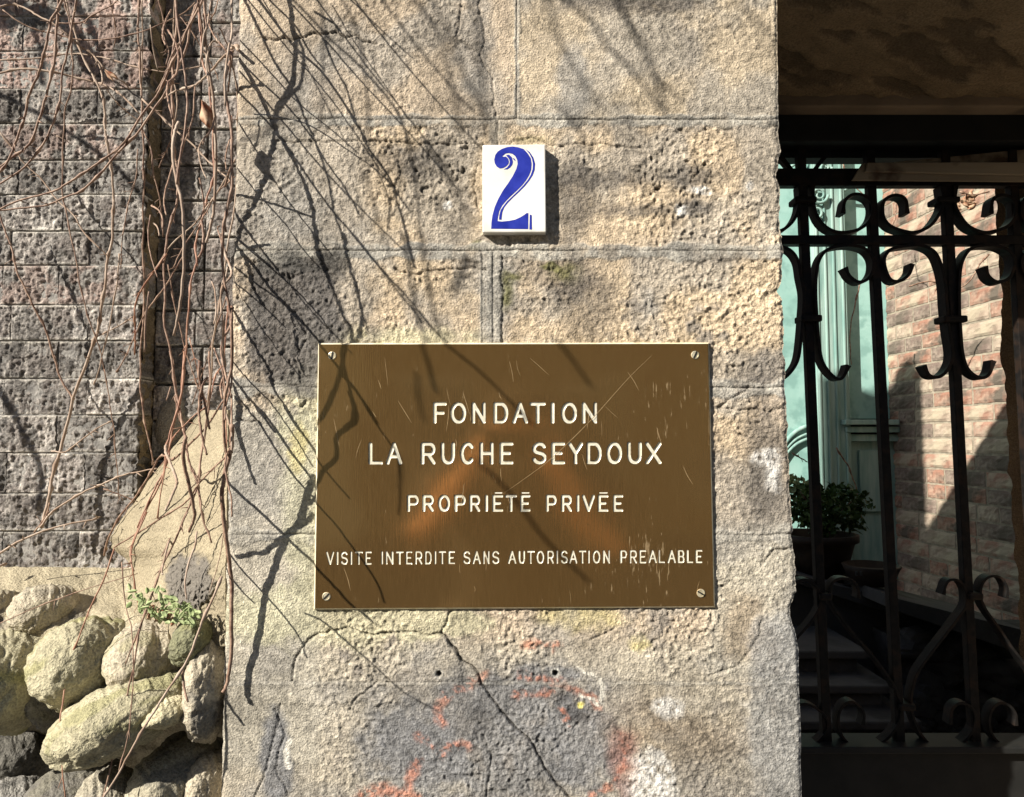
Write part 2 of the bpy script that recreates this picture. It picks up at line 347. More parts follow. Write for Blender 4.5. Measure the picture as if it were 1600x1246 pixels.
    m_bl = np.clip(blob(430, 1190, 26, 75, .25, .5)+blob(760, 1150, 190, 110, .5, .8)*.85+blob(850, 1090, 75, 45, .5)*.9+blob(640, 1200, 70, 90, .6)*.5+blob(930, 1190, 50, 70, .5)*.6, 0, 1)
    col = lerp3(col, (.165, .172, .19), m_bl*.8)
    col = lerp3(col, (.07, .07, .075), np.clip(blob(880, 1085, 45, 14, .5)+blob(905, 1110, 26, 14, .5)+blob(740, 1130, 30, 30, .7)*.6, 0, 1)*.8)
    col = lerp3(col, (.27, .2, .13), np.clip(blob(1165, 985, 40, 55, .5)*.5+blob(1075, 1160, 90, 40, .8)*.4+blob(1000, 1120, 60, 40, .8)*.3, 0, 1))
    # white splashes
    m_w = np.clip(blob(1020, 1215, 40, 42, .3)+blob(1046, 1106, 20, 16, .5)+blob(1188, 715, 20, 12, .4)+blob(1208, 738, 14, 28, .5)
        +blob(1065, 330, 12, 8, .4)+blob(1095, 300, 18, 8, .4)+blob(1170, 290, 8, 8)+blob(700, 322, 7, 6), 0, 1)
    col = lerp3(col, (.66, .65, .63), m_w*.8*sstep(.3, .55, g1+.1))
    # traces of orange-red paint
    ORS = [([(690, 1132), (682, 1105), (700, 1086), (738, 1068), (757, 1056)], 5), ([(812, 1054), (850, 1061), (890, 1072), (925, 1090), (936, 1106)], 4.5), ([(806, 1088), (835, 1083), (862, 1084)], 4.5), ([(820, 1004), (850, 1009), (872, 1008)], 5),
        ([(655, 1150), (690, 1178), (700, 1170), (735, 1165)], 5), ([(650, 1195), (640, 1215), (634, 1246)], 6), ([(566, 1243), (600, 1237), (650, 1245)], 7), ([(972, 1150), (978, 1185), (955, 1230), (920, 1246)], 4), ([(880, 1110), (890, 1130)], 4)]
    m_o = np.zeros(px.shape)
    for q, w_ in ORS: m_o = np.maximum(m_o, 1-sstep(w_*.3, w_*2.2, segd(jx, jy, q)+(g1-.5)*7))
    col = lerp3(col, (.43, .15, .085), m_o*.62*sstep(.34, .6, g2*.45+b2*.55))
    m_w2 = np.zeros(px.shape)
    for q, w_ in (([(903, 1040), (915, 1052), (928, 1056)], 3), ([(938, 1062), (941, 1098)], 3.5), ([(910, 1088), (926, 1094), (936, 1104)], 3), ([(452, 1160), (447, 1200)], 4)): m_w2 = np.maximum(m_w2, 1-sstep(w_*.6, w_*1.4, segd(jx, jy, q)+(g1-.5)*4))
    col = lerp3(col, (.66, .64, .58), m_w2*.8)
    m_r = blob(975, 1190, 20, 50, .6)*.5; col = lerp3(col, (.25, .1, .08), m_r)
    col = lerp3(col, (.7, .62, .16), blob(909, 1102, 7, 6, .4))
    # moss
    m_m = np.clip(blob(790, 462, 9, 26, .6)+blob(800, 430, 14, 12, .6)+blob(885, 428, 24, 14, .7)*.9+blob(862, 418, 14, 8)+blob(833, 218, 40, 6, .6)*.6+blob(745, 383, 14, 8)+blob(776, 215, 8, 22, .6)*.5, 0, 1)*sstep(.4, .6, b2+.1)
    col = lerp3(col, (.1, .1, .035), m_m*.85)
    # joints
    J = np.array([187., 392, 606, 836, 1066]); jw = ((fbm(px, py*0, 30, 3, 12)-.5)*5+(fbm(px, py*0+9, 9, 2, 49)-.5)*1.6)/3
    joint = np.zeros(px.shape); band = np.zeros(px.shape)
    for k, j in enumerate(J):
        fade = 1. if k < 4 else .5
        yy = py-(j+jw*3)
        joint += np.exp(-(yy/1.6)**2)*fade*(.45+.55*sstep(.35, .6, fbm(px, py*0+j, 55, 3, 13)))
        wdt = np.array([9, 12, 13, 13, 3])[k]*(1+1.8*(fbm(px, py*0+j*3, 34, 4, 14)-.5))
        band = np.maximum(band, (1-sstep(wdt*.8, wdt*1.15, np.abs(yy-2)))*fade)
    for (xj, a, b, wd) in ((808, -80, 187, 5), (778, 187, 240, 12), (754, 392, 545, 4), (771, 392, 545, 13.9)):
        on = sstep(a-1, a+1, py)*(1-sstep(b-1, b+1, py))
        xx = px-(xj+(fbm(py, px*0, 25, 3, 15)-.5)*(4 if wd > 4 else 2))
        if wd < 14: joint += np.exp(-(xx/1.7)**2)*on*.9
        band = np.maximum(band, (1-sstep(wd*.7, wd*1.2, np.abs(xx)+(b2-.5)*12*(wd > 4)))*on)
    joint = np.clip(joint, 0, 1); rimn = sstep(.3, .5, b1+.2)
    band = band*rimn
    col = lerp3(col, (.35, .335, .3), band*(.35+.6*sstep(.35, .6, b2))*(1-.5*m_g)); col = lerp3(col, (.17, .165, .155), band*sstep(.5, .7, fbm(px, py, 34, 3, 45))*.6); col = lerp3(col, (.1, .095, .085), joint*.4)
    # relief
    smooth = np.clip(rect(330, 500, 650, 1340, 14)*.85+rect(340, 1270, -80, 187, 6)*.45+rect(500, 1165, 1066, 1340, 20)*.35+rect(1165, 1270, 985, 1340, 14)*.6+rect(800, 900, -80, 190, 8)*.4+blob(895, 125, 26, 62, .3, .4)*.8+blob(480, 150, 110, 60, .8)*.3, 0, .92)
    rough = (1-smooth)*(1-.85*band)
    skin = np.clip(rect(1170, 1270, 960, 1340, 10)*(1-sstep(0, 14, jx*0+np.interp(py, [950, 975, 1035, 1060, 1340], [1195, 1180, 1150, 1165, 1190])-jx)), 0, 1)
    col = lerp3(col, (.3, .3, .295), skin*.6)
    rocky = np.clip(blob(1070, 290, 90, 60, .6)+blob(640, 265, 90, 45, .7)+blob(850, 1180, 130, 70, .6)+blob(1180, 700, 50, 130, .6)+blob(1180, 900, 60, 60, .6)+blob(860, 440, 90, 50, .6)+blob(470, 425, 80, 35, .5)*.8+blob(1020, 1180, 90, 60, .7)*.7+blob(1010, 1000, 70, 25, .7)*.5+blob(830, 1215, 160, 60, .6)*.6, 0, 1)
    var = .45+1.1*sstep(.35, .65, fbm(px, py, 120, 3, 46)); rough = rough*var
    h = (g1-.5)*2.0*rough + (g2-.5)*2.7*(.3+.7*rough) + (b2-.5)*.9*(.35+.65*rough) + (b1-.5)*1.5 + rocky*(np.abs(fbm(px, py, 8, 4, 31)-.5)*-4.8+.7)
    h += skin*1.3 + band*.9 - joint*1.6 - m_s*.6 + m_w*.3
    pit = fbm(px, py, 9, 2, 41); h -= sstep(.74, .86, pit)*1.6*rough*(.3+rocky)
    cd = segd(jx*.5+px*.5, jy*.5+py*.5, CR['main']); ca = segd(jx*.6+px*.4, jy*.6+py*.4, CR['arc'])
    h -= 4.5*np.exp(-(cd/2.0)**2); h -= 3*np.exp(-(ca/1.8)**2)
    # plaster skin above the arc stands proud of the patch below it
    inside = (1-sstep(-6, 6, -(ca)*np.where(jy > np.interp(px, [440, 455, 462, 480, 515, 545, 690, 760, 860], [1200, 1065, 1030, 1000, 985, 983, 992, 1060, 1200]), 1, -1)))
    h += 1.3*inside*rect(430, 720, 900, 1100, 4)
    cm = np.exp(-(cd/1.8)**2)+.7*np.exp(-(ca/1.6)**2)
    for q in thin:
        d = segd(jx*.6+px*.4, jy*.6+py*.4, q); h -= 2.0*np.exp(-(d/1.5)**2); cm = cm+.45*np.exp(-(d/1.4)**2)
    d = segd(jx, jy, [(412, 59), (470, 60), (500, 50), (560, 58), (590, 66)]); h -= 3*np.exp(-(d/2.2)**2); cm = cm+.6*np.exp(-(d/2)**2)
    for (hx, hy) in ((686, 1053), (868, 1052)):
        d = np.hypot(px-hx, py-hy); h -= 8*(1-sstep(2.5, 5, d)); cm = cm+(1-sstep(3, 5, d))
        col = lerp3(col, (.5, .49, .45), np.exp(-((d-6.5)/1.5)**2)*.7)
    col = lerp3(col, (.05, .045, .04), np.clip(cm, 0, 1)*.75)
    col = lerp3(col, (.07, .065, .06), sstep(.74, .86, pit)*.4*rough*(.3+rocky))
    crust = sstep(.56, .7, b2*.55+fbm(px, py, 90, 3, 44)*.45); col = lerp3(col, (.17, .155, .14), crust*.6*(.3+.7*rough))
    tone = .76+.46*b3+(b1-.5)*.5+(b2-.5)*.5+(g1-.5)*.6+(g2-.5)*.7
    return h, np.clip(col*tone[..., None], .01, .9)
xl = PXL
pier = empty('gate_pier', ((xl+.33)/2, .2, 0), 'weathered tan stone gate pier carrying the brass plaque and the number tile', 'pier')
ysteps = [-70, 187, 392, 606, 836, 1066, 1325]
STEP = 1.75*DP/F
vj = {0: [808], 1: [778], 2: [770]}
for c in range(6):
    z1 = P(800, ysteps[c]).z; z0 = P(800, ysteps[c+1]).z
    nz = int((z1-z0)/STEP)+1; Zr = np.linspace(z1, z0, nz)
    bounds = [0.0]
    for xj in vj.get(c, []): bounds.append((P(xj, 600).x-xl)/(.335-xl))
    bounds.append(1.0)
    for a, b in zip(bounds[:-1], bounds[1:]):
        nx = int((b-a)*(.335-xl)/STEP)+1
        T = np.linspace(a, b, nx)[None, :].repeat(nz, 0); Zg = Zr[:, None].repeat(nx, 1)
        XR = edgeR(Zg); XL = xl + (fbm(Zg*1390, Zg*0, 20, 3, 8)-.5)*.0045*np.ones_like(Zg)
        base = T*(.335-xl)+xl
        # only the outer tenth bends to the ragged edges
        wR = sstep(.88, 1.0, T); wL = 1-sstep(0, .08, T)
        Xg = base + wR*(XR-.335) + wL*(XL-xl)
        pb = 800+base*F/DP; tz = (Zr[:, None]-z0)/(z1-z0)
        def wob(k): return -((fbm(pb, pb*0, 30, 3, 12)-.5)*5+(fbm(pb, pb*0+9, 9, 2, 49)-.5)*1.6)*DP/F*(1 if 0 < k < 6 else 0)
        Zg = Zg+wob(c)*tz**6+wob(c+1)*(1-tz)**6
        px, py = proj(Xg, 0, Zg)
        h, col = pier_surface(px, py)
        dR = (XR-Xg)*1000; dL = (Xg-XL)*1000
        h -= 5*np.clip(1-dR/5, 0, 1)**2 + 4*np.clip(1-dL/4, 0, 1)**2
        h = h*(.35+.65*sstep(0, 3, np.minimum(dR, dL)))
        me = grid_mesh('stone_block', Xg, -h/1000, Zg, col, skirt=.05)
        link('stone_block', me, M['pier'], pier)
MB().box(xl+.006, .325, .02, .40, 0, P(800, 1325).z-.003).box(xl+.006, .318, .02, .40, P(800, 1325).z-.003, P(800, -70).z).box(xl+.006, .325, .008, .40, P(800, -70).z+.003, TOP).build('core', M['mortar'], pier)

# ------------------------------------------------------------------ brass plaque with engraved letters
PL = .0046
def ln(*p): return [list(p)]
def arc(cx, cy, rx, ry, a0, a1, n=10):
    return [(cx+rx*math.cos(R(a0+(a1-a0)*i/n)), cy+ry*math.sin(R(a0+(a1-a0)*i/n))) for i in range(n+1)]
G = {   # strokes in a unit box, y down
 'F': [[(0, 1), (0, 0), (1, 0)], [(0, .5), (.78, .5)]], 'O': [arc(.5, .5, .5, .5, 0, 360, 24)], 'N': [[(0, 1), (0, 0), (1, 1), (1, 0)]],
 'D': [[(0, 0), (.5, 0)]+arc(.5, .5, .5, .5, -90, 90, 12)+[(0, 1), (0, 0)]], 'A': [[(0, 1), (.5, 0), (1, 1)], [(.2, .66), (.8, .66)]],
 'T': [[(0, 0), (1, 0)], [(.5, 0), (.5, 1)]], 'I': [[(.5, 0), (.5, 1)]], 'L': [[(0, 0), (0, 1), (1, 1)]],
 'R': [[(0, 1), (0, 0), (.62, 0)]+arc(.62, .27, .38, .27, -90, 90, 10)+[(0, .54)], [(.5, .54), (1, 1)]],
 'P': [[(0, 1), (0, 0), (.62, 0)]+arc(.62, .28, .38, .28, -90, 90, 10)+[(0, .56)]],
 'U': [[(0, 0), (0, .6)]+arc(.5, .6, .5, .4, 180, 0, 12)+[(1, 0)]], 'C': [arc(.52, .5, .52, .5, -42, -318, 20)],
 'H': [[(0, 0), (0, 1)], [(1, 0), (1, 1)], [(0, .5), (1, .5)]], 'E': [[(1, 0), (0, 0), (0, 1), (1, 1)], [(0, .5), (.75, .5)]],
 'S': [arc(.5, .26, .47, .26, -25, -200, 12)+[(.2, .44), (.8, .54)]+arc(.5, .73, .5, .27, -20, 160, 12)],
 'Y': [[(0, 0), (.5, .5), (1, 0)], [(.5, .5), (.5, 1)]], 'X': [[(0, 0), (1, 1)], [(1, 0), (0, 1)]], 'V': [[(0, 0), (.5, 1), (1, 0)]],
 'B': [[(0, 0), (.58, 0)]+arc(.58, .25, .36, .25, -90, 90, 8)+[(0, .5)], [(.58, .5)]+arc(.62, .75, .38, .25, -90, 90, 8)+[(0, 1), (0, 0)]],
 '-': [[(0, 0), (1, 0)]]}
L1 = [('F', 676.6, 697.8), ('O', 703.5, 728.2), ('N', 737, 758.8), ('D', 771, 794), ('A', 800.2, 825), ('T', 827.7, 852.5), ('I', 861.5, 865.5), ('O', 876.8, 901.5), ('N', 909.4, 933)]
L2 = [('L', 576, 598), ('A', 602.8, 628.3), ('R', 657.4, 680.2), ('U', 688.7, 710.6), ('C', 719, 741), ('H', 749.4, 771), ('E', 780.7, 802), ('S', 831.3, 853.8), ('E', 861.5, 883), ('Y', 887.6, 911), ('D', 916.8, 940.2), ('O', 947.6, 972), ('U', 980.3, 1002.8), ('X', 1008.4, 1033.8)]
L3 = [('P', 636, 654), ('R', 660, 677.6), ('O', 684.4, 703), ('P', 710, 727.6), ('R', 733.3, 750), ('I', 758.4, 761.6), ('E', 769.4, 786), ('T', 789, 807.7), ('E', 813, 828.7), ('P', 853, 869.7), ('R', 877, 893.5), ('I', 901.4, 904.5), ('V', 909.4, 929.6), ('E', 934.3, 950.4), ('E', 958.3, 973.8)]
L4 = [('V', 509.3, 521.9), ('I', 526, 528), ('S', 532, 543.3), ('I', 547.6, 549.7), ('T', 554.4, 566.7), ('E', 570.3, 580.3), ('I', 595.8, 598), ('N', 602.6, 614.3), ('T', 618, 630.4), ('E', 634, 644), ('R', 648.3, 659.6), ('D', 663.8, 674.4), ('I', 679, 681), ('T', 685, 696.7), ('E', 700.4, 710.6),
      ('S', 723.3, 735), ('A', 738.2, 751), ('N', 754.8, 764.7), ('S', 768.4, 780), ('A', 793.4, 806.6), ('U', 810, 820), ('T', 823, 835.5), ('O', 838, 850), ('R', 854.6, 865.4), ('I', 869.7, 871.8), ('S', 876, 887), ('A', 889, 902), ('T', 904, 915.8), ('I', 919, 921), ('O', 925.8, 937.7), ('N', 942, 953),
      ('P', 969, 979.6), ('R', 984, 995), ('E', 999, 1009.7), ('A', 1013, 1026.3), ('L', 1029, 1039), ('A', 1043, 1056), ('B', 1059, 1069.5), ('L', 1073, 1083), ('E', 1087, 1097.5)]
letters = []      # (name, [pixel polylines], half width)
def setline(Ls, ytop, ybot, hw, slope=0):
    for ch, a, b in Ls:
        x0, x1 = a+hw, b-hw
        if x1 < x0: x0 = x1 = (a+b)/2
        dy = slope*((a+b)/2-800)
        letters.append(([[(x0+(x1-x0)*u, ytop+hw+(ybot-ytop-2*hw)*v+dy) for u, v in s] for s in G[ch]], hw))
setline(L1, 628.6, 662.2, 2.7); setline(L2, 691.2, 725.9, 2.7, -.0015); setline(L3, 773.4, 800.0, 2.2); setline(L4, 860.9, 881.4, 1.35, -.0048)
for a, b in ((773.5, 784), (815.5, 826), (937, 948.5)): letters.append(([[(a, 770.3), (b, 770.3)]], .9))
plaque = empty('brass_plaque', tuple(P(804, 745, 0)), 'aged brass plaque reading FONDATION LA RUCHE SEYDOUX, screwed to the pier', 'plaque')
def plaque_mesh():
    xs = np.concatenate([np.linspace(491.5, 506, 4)[:-1], np.linspace(506, 1101, 1060), np.linspace(1101, 1114, 4)[1:]])
    ys = [539.]
    for a, b, st in ((560, 600, 20), (626.5, 664.5, .56), (675, 688, 13), (689, 728, .56), (745, 766, 20), (768.5, 802, .56), (825, 850, 20), (857, 886, .5), (905, 951, 20)):
        n = max(2, int((b-a)/st)+1); ys += list(np.linspace(a, b, n))
    ys = np.array(ys)
    px, py = np.meshgrid(xs, ys)
    d = np.full(px.shape, 99.); own = np.full(px.shape, -1)
    for k, (st, hw) in enumerate(letters):
        pts = [p for s in st for p in s]; x0 = min(p[0] for p in pts)-4; x1 = max(p[0] for p in pts)+4; y0 = min(p[1] for p in pts)-4; y1 = max(p[1] for p in pts)+4
        ci = np.where((xs > x0) & (xs < x1))[0]; ri = np.where((ys > y0) & (ys < y1))[0]
        sl_ = np.ix_(ri, ci); sub = np.full((len(ri), len(ci)), 99.)
        for s in st: sub = np.minimum(sub, segd(px[sl_], py[sl_], s))
        sub = sub/(hw*1.18)
        cur = d[sl_]; better = sub < cur
        d[sl_] = np.where(better, sub, cur); o_ = own[sl_]; o_[better] = k; own[sl_] = o_
    # keystone: the plate's true outline
    u = (px-491.5)/(1114-491.5); v = (py-539)/(951-539)
    TL, TR, BL, BR = P(499, 538.5, -PL), P(1106, 537.5, -PL), P(492, 951, -PL), P(1115.5, 947.5, -PL)
    W = [np.zeros(px.shape)]*3
    X, Z = PN(px, py, -PL)
    # edge columns / rows follow the measured outline
    el = sstep(0, 1, np.clip((506-px)/14.5, 0, 1)); er = sstep(0, 1, np.clip((px-1101)/13, 0, 1)); et = np.clip((560-py)/21, 0, 1); eb = np.clip((py-905)/46, 0, 1)
    XL_ = TL.x+(BL.x-TL.x)*v; XR_ = TR.x+(BR.x-TR.x)*v
    X = X*(1-el)+XL_*el; X = X*(1-er)+XR_*er
    ZT = TL.z+(TR.z-TL.z)*u; ZB = BL.z+(BR.z-BL.z)*u
    Z = Z*(1-et)+ZT*et; Z = Z*(1-eb)+ZB*eb
    depth = (1-sstep(.62, 1.0, d))*np.where(own >= 0, np.array([hw for _, hw in letters]+[0])[own], 0)/2.7*.00135
    Y = -PL + depth
    n, m = X.shape; V = np.stack([X, Y, Z], -1).reshape(-1, 3); i = np.arange(n*m).reshape(n, m)
    Fc = np.stack([i[:-1, :-1], i[1:, :-1], i[1:, 1:], i[:-1, 1:]], -1).reshape(-1, 4)
    dd = (d[:-1, :-1]+d[1:, 1:]+d[1:, :-1]+d[:-1, 1:]).reshape(-1)/4; ow = own[:-1, :-1].reshape(-1)
    isl = (dd < .76) & (ow >= 0)
    def sub(fc, nm, mt, par=None):
        used, inv = np.unique(fc, return_inverse=True)
        me = mesh_np(nm, V[used], inv.reshape(-1, 4)); return link(nm, me, mt, par or plaque)
    # plate with folded-back sides
    ring = np.concatenate([i[0, :-1], i[:-1, -1], i[-1, :0:-1], i[:0:-1, 0]]); k = len(ring)
    V2 = V[ring].copy(); V2[:, 1] = .001
    b = len(V)+np.arange(k); V = np.concatenate([V, V2])
    S = np.stack([ring, np.roll(ring, -1), np.roll(b, -1), b], -1)
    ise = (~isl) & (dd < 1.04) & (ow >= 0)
    used, inv = np.unique(Fc[~isl & ~ise], return_inverse=True)
    me = mesh_np('plate', V[used], inv.reshape(-1, 4)); link('plate', me, M['brass'], plaque)
    # rim: separate bright bevelled edge
    c = (V[ring][:, [0, 2]]).mean(0)
    Vr = [V[ring]+np.array([0, 0, 0]), V[ring].copy(), V[ring].copy()]
    off = np.zeros((k, 3)); 
    dirx = np.sign(V[ring][:, 0]-c[0])*(np.isin(ring, i[:, 0]) | np.isin(ring, i[:, -1])); dirz = np.sign(V[ring][:, 2]-c[1])*(np.isin(ring, i[0, :]) | np.isin(ring, i[-1, :]))
    off[:, 0] = dirx*.0019; off[:, 2] = dirz*.0019
    Vr[1] = V[ring]+off+np.array([0, .0022, 0]); Vr[2] = V[ring]+off+np.array([0, .006, 0])
    VV = np.concatenate(Vr); a0 = np.arange(k)
    FF = np.concatenate([np.stack([a0+q*k, np.roll(a0, -1)+q*k, np.roll(a0, -1)+(q+1)*k, a0+(q+1)*k], -1) for q in range(2)])
    link('rim', mesh_np('rim', VV, FF, smooth=False), M['rim_highlight'], plaque)
    for q in range(len(letters)):
        fc = Fc[isl & (ow == q)]
        if len(fc):
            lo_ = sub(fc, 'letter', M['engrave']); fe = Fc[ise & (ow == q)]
            if len(fe): sub(fe, 'letter_edge', M['painted_shade'], lo_)
M['painted_shade'] = noise_mat('grime in the groove walls', (.03, .022, .014), (.16, .11, .06), 300, rough=.45, metal=.2, bump=.1, lo=.4, hi=.7)  # dark colour painted in as the shade along the letter edges
M['rim_highlight'] = noise_mat('cream edge highlight', (.62, .54, .36), (.8, .74, .56), 90, rough=.4, metal=.15, bump=.1)  # cream colour stands in for the highlight along the plate edge
plaque_mesh()
def scratch(pts, wpx):
    L = smoothline([P(x, y, -PL-.00007) for x, y in pts], 5); mb = MB(); hw_ = wpx*.5*DP/F
    for i, p in enumerate(L):
        t = (L[min(i+1, len(L)-1)]-L[max(i-1, 0)]).normalized(); n_ = Vector((t.z, 0, -t.x))*hw_*(1-.7*abs(2*i/(len(L)-1)-1)**2)
        mb.v += [tuple(p-n_), tuple(p+n_)]
    for i in range(len(L)-1): mb.f.append([2*i, 2*i+2, 2*i+3, 2*i+1])
    mb.build('scratch', M['scratch'], plaque)
M['scratch'] = noise_mat('raw brass scratch', (.3, .2, .1), (.45, .33, .18), 500, rough=.4, metal=.3, bump=0)
scratch([(1018, 556), (985, 588), (950, 627), (925, 655), (890, 690), (855, 722), (820, 748), (786, 772)], .8)
for _ in range(34):
    x, y = rng.uniform(505, 1100), rng.uniform(550, 925); a_ = R(rng.gauss(80, 14)); L_ = rng.uniform(8, 46)
    scratch([(x, y), (x+math.cos(a_)*L_*.5+rng.uniform(-1.5, 1.5), y+math.sin(a_)*L_*.5), (x+math.cos(a_)*L_, y+math.sin(a_)*L_)], rng.uniform(.4, .9))
for (sx, sy, a) in ((519, 556, 80), (1086, 555, 65), (510, 932, 45), (1095, 927, -30)):
    c = P(sx, sy, -PL); r = 6.3*DP/F
    mb = MB(); n = 24
    prof = [(r, .0004), (r, -.0007), (r*.78, -.0010), (r*.74, -.0006), (r*.2, -.0007)]
    for rr, yy in prof:
        for j in range(n): mb.v.append((c.x+rr*math.cos(2*math.pi*j/n), c.y+yy, c.z+rr*math.sin(2*math.pi*j/n)))
    for q in range(len(prof)-1):
        for j in range(n): j2 = (j+1) % n; mb.f.append([q*n+j, q*n+j2, (q+1)*n+j2, (q+1)*n+j][::-1])
    mb.f.append([(len(prof)-1)*n+j for j in range(n)][::-1])
    s_ = mb.build('screw', M['screw'], plaque)
    mb = MB(); ca, sa = math.cos(R(a)), math.sin(R(a)); L_, w_ = r*.95, r*.17
    q = [(-L_, -w_), (L_, -w_), (L_, w_), (-L_, w_)]
    mb.prism([(c.x+u*ca-v*sa, c.z+u*sa+v*ca) for u, v in q], c.y-.00125, c.y-.0004).build('slot', M['steel'], s_)

# ------------------------------------------------------------------ number tile
TY = -.0125
tile = empty('number_tile', tuple(P(804, 295, 0)), 'white glazed house number tile with blue 2, fixed to the pier above the plaque', 'number tile')
def zt(x, y, yy=TY): return P(720+x/6.228, 200+y/6.228, yy)
q = [zt(212, 165), zt(212, 1018), zt(830, 1016), zt(822, 160)]
mb = MB().hull8([q[0], q[1], q[2], q[3]]+[Vector((v.x, 0.002, v.z)) for v in q]); o = mb.build('tile_body', M['white'], tile, bevel=.0012)
D1 = [(325, 310), (335, 265), (360, 230), (400, 205), (450, 188), (505, 182), (560, 190), (612, 207), (650, 248), (680, 295), (689, 350), (684, 410), (665, 460), (635, 510), (595, 560), (545, 610), (490, 660), (440, 710), (402, 755), (374, 810), (361, 870), (357, 907),
      (400, 912), (470, 905), (530, 893), (580, 870), (620, 845), (640, 829), (657, 830), (655, 985), (295, 982), (298, 920), (308, 850), (330, 770), (365, 690), (410, 610), (460, 540), (505, 470), (540, 400), (553, 350), (548, 310), (530, 275), (500, 252), (465, 245), (435, 250), (408, 272), (405, 282),
      (440, 280), (460, 300), (468, 330), (462, 352), (440, 375), (412, 391), (380, 396), (350, 378), (330, 345)]
D2 = [(440, 265), (470, 262), (495, 285), (507, 330), (500, 360), (480, 385), (452, 404), (418, 404), (450, 386), (470, 360), (477, 330), (468, 300), (452, 282)]
D3 = [(630, 208), (670, 235), (706, 290), (723, 350), (718, 410), (700, 460), (665, 515), (620, 570), (565, 625), (505, 680), (457, 730), (422, 775), (404, 820), (395, 895), (371, 893), (374, 850), (388, 800), (415, 760), (450, 715), (500, 668), (555, 615), (608, 560), (650, 508), (680, 458), (698, 405), (701, 350), (692, 300), (668, 252)]
D4 = [(671, 843), (690, 850), (692, 990), (667, 988)]
D5 = [(500, 291), (522, 300), (536, 326), (516, 312)]
for poly in (D1, D2, D3, D4, D5):
    pts = [zt(x, y, TY-.00025) for x, y in poly]
    tri = tessellate_polygon([[Vector((p.x, p.z, 0)) for p in pts]]); n_ = len(pts)
    vv = [tuple(p) for p in pts]+[(p.x, p.y+.0002, p.z) for p in pts]
    ff = []
    for t3 in tri:
        A_, B_, C_ = [pts[i] for i in t3]; nn = (B_-A_).cross(C_-A_)
        ff.append(list(t3) if nn.y < 0 else list(t3)[::-1])
    ff += [[i, (i+1) % n_, n_+(i+1) % n_, n_+i] for i in range(n_)]
    me = bpy.data.meshes.new('digit_stroke'); me.from_pydata(vv, [], ff); me.update(); link('digit_stroke', me, M['blue'], tile)

# ------------------------------------------------------------------ left brick wall and recess wall
rows = [-38, 27, 81, 140, 194, 251, 305, 362, 415, 477, 533, 592, 649, 708, 771, 830, 892, 950]
def brick_obj(x0, x1, z0, z1, y, parent, pink=0., seed=0, step=.0016, ragged=.004, crust=1.):
    nx = max(6, int((x1-x0)/step)); nz = max(6, int((z1-z0)/step))
    X, Z = np.meshgrid(np.linspace(x0, x1, nx), np.linspace(z1, z0, nz))
    Z = Z+(fbm(X*1000, Z*0+seed, 30, 3, 36)-.5)*.005*np.ones_like(Z)*(1 if crust else 1)
    pxx, pyy = X*1000+500, Z*1000
    b1 = fbm(pxx, pyy, 40, 4, seed % 5); b2 = fbm(pxx, pyy, 8, 4, 3+seed % 3); g = fbm(pxx, pyy, 5, 3, 17); v = fbm(pxx*2.2, pyy*.6, 22, 4, 19)
    ex = np.minimum(X-x0, x1-X)*1000; ez = np.minimum(Z-z0, z1-Z)*1000; e = np.minimum(ex*2.2+.8, ez)
    ridg = np.abs(fbm(pxx, pyy*1.2, 13, 4, 27)-.5)*2
    vs2 = fbm(pxx*1.6, pyy*.45, 9, 3, 23)
    h = (b1-.5)*6*crust + (b2-.5)*5.5*crust + (g-.5)*4.5*crust - ridg*3.5*crust - sstep(.6, .75, b2)*2*crust + (vs2-.5)*5*crust
    h = h*(.25+.75*sstep(0, 6, e)) - 2.2*np.exp(-(e/.8)) + 1.2
    dark = sstep(.36, .62, b1*.6+b2*.4+.08)
    tone = rng.uniform(.7, 1.4)
    col = np.ones(X.shape+(3,))*np.array([.25, .235, .22])
    bigp = fbm(pxx, pyy, 90, 3, 55); col = lerp3(col, (.36, .34, .32), sstep(.5, .65, bigp)*.6)
    col = lerp3(col, (.055, .052, .05), np.clip(dark*.6+sstep(.47, .6, b2*.4+vs2*.3+g*.3)*.4, 0, 1)*.8)
    col = lerp3(col, (.36, .345, .31), (1-sstep(1, 4.5, ez+(b2-.5)*9+(b1-.5)*8))*.75)
    col = lerp3(col, (.42, .4, .37), sstep(.56, .7, v)*.5)
    pk = pink*sstep(.42, .58, fbm(pxx, pyy, 30, 3, 33)); col = lerp3(col, (.42, .3, .26), pk)
    jx = (fbm(pyy, pxx*0, 9, 3, 29)-.5)*ragged*2.5
    sidew = sstep(x1-.02, x1, X); X = X + jx*sidew
    me = grid_mesh('brick', X, y+rng.uniform(-.0035, .0005)-h/1000, Z, np.clip(col*tone*(.8+.4*g)[..., None], .015, .8), skirt=.04)
    ob = link('brick', me, M['brick'], parent)
    return ob
lw = empty('brick_wall', (P(110, 600, YA).x, YA, 0), 'black crusted brick wall at the far left behind the bare vines', 'wall')
for r in range(len(rows)-1):
    z1, z0 = P(100, rows[r], YA).z-.0008, P(100, rows[r+1], YA).z+.0008
    js = [-150, -40, 2, 88] if r % 2 == 0 else [-150, -70, 12, 136]
    js = [j+rng.uniform(-5, 5) for j in js]
    xs_ = [PN(j, 600, YA)[0] for j in js]+[xe_wall+rng.uniform(-.004, .003)]
    for a, b in zip(xs_[:-1], xs_[1:]):
        brick_obj(a+.001, b-.001 if b != xs_[-1] else b, z0, z1, YA, lw, pink=(.6 if r < 3 else .3 if r in (4, 8) else .05), seed=rng.randint(0, 99))
zb = P(100, rows[-1], YA).z
MB().box(-2.6, xe_wall-.006, YA+.0004, .42, 0, TOP).box(-2.6, xs_[0]-.2, YA-.002, YA+.0004, 0, TOP).build('mortar', M['mortar'], lw)
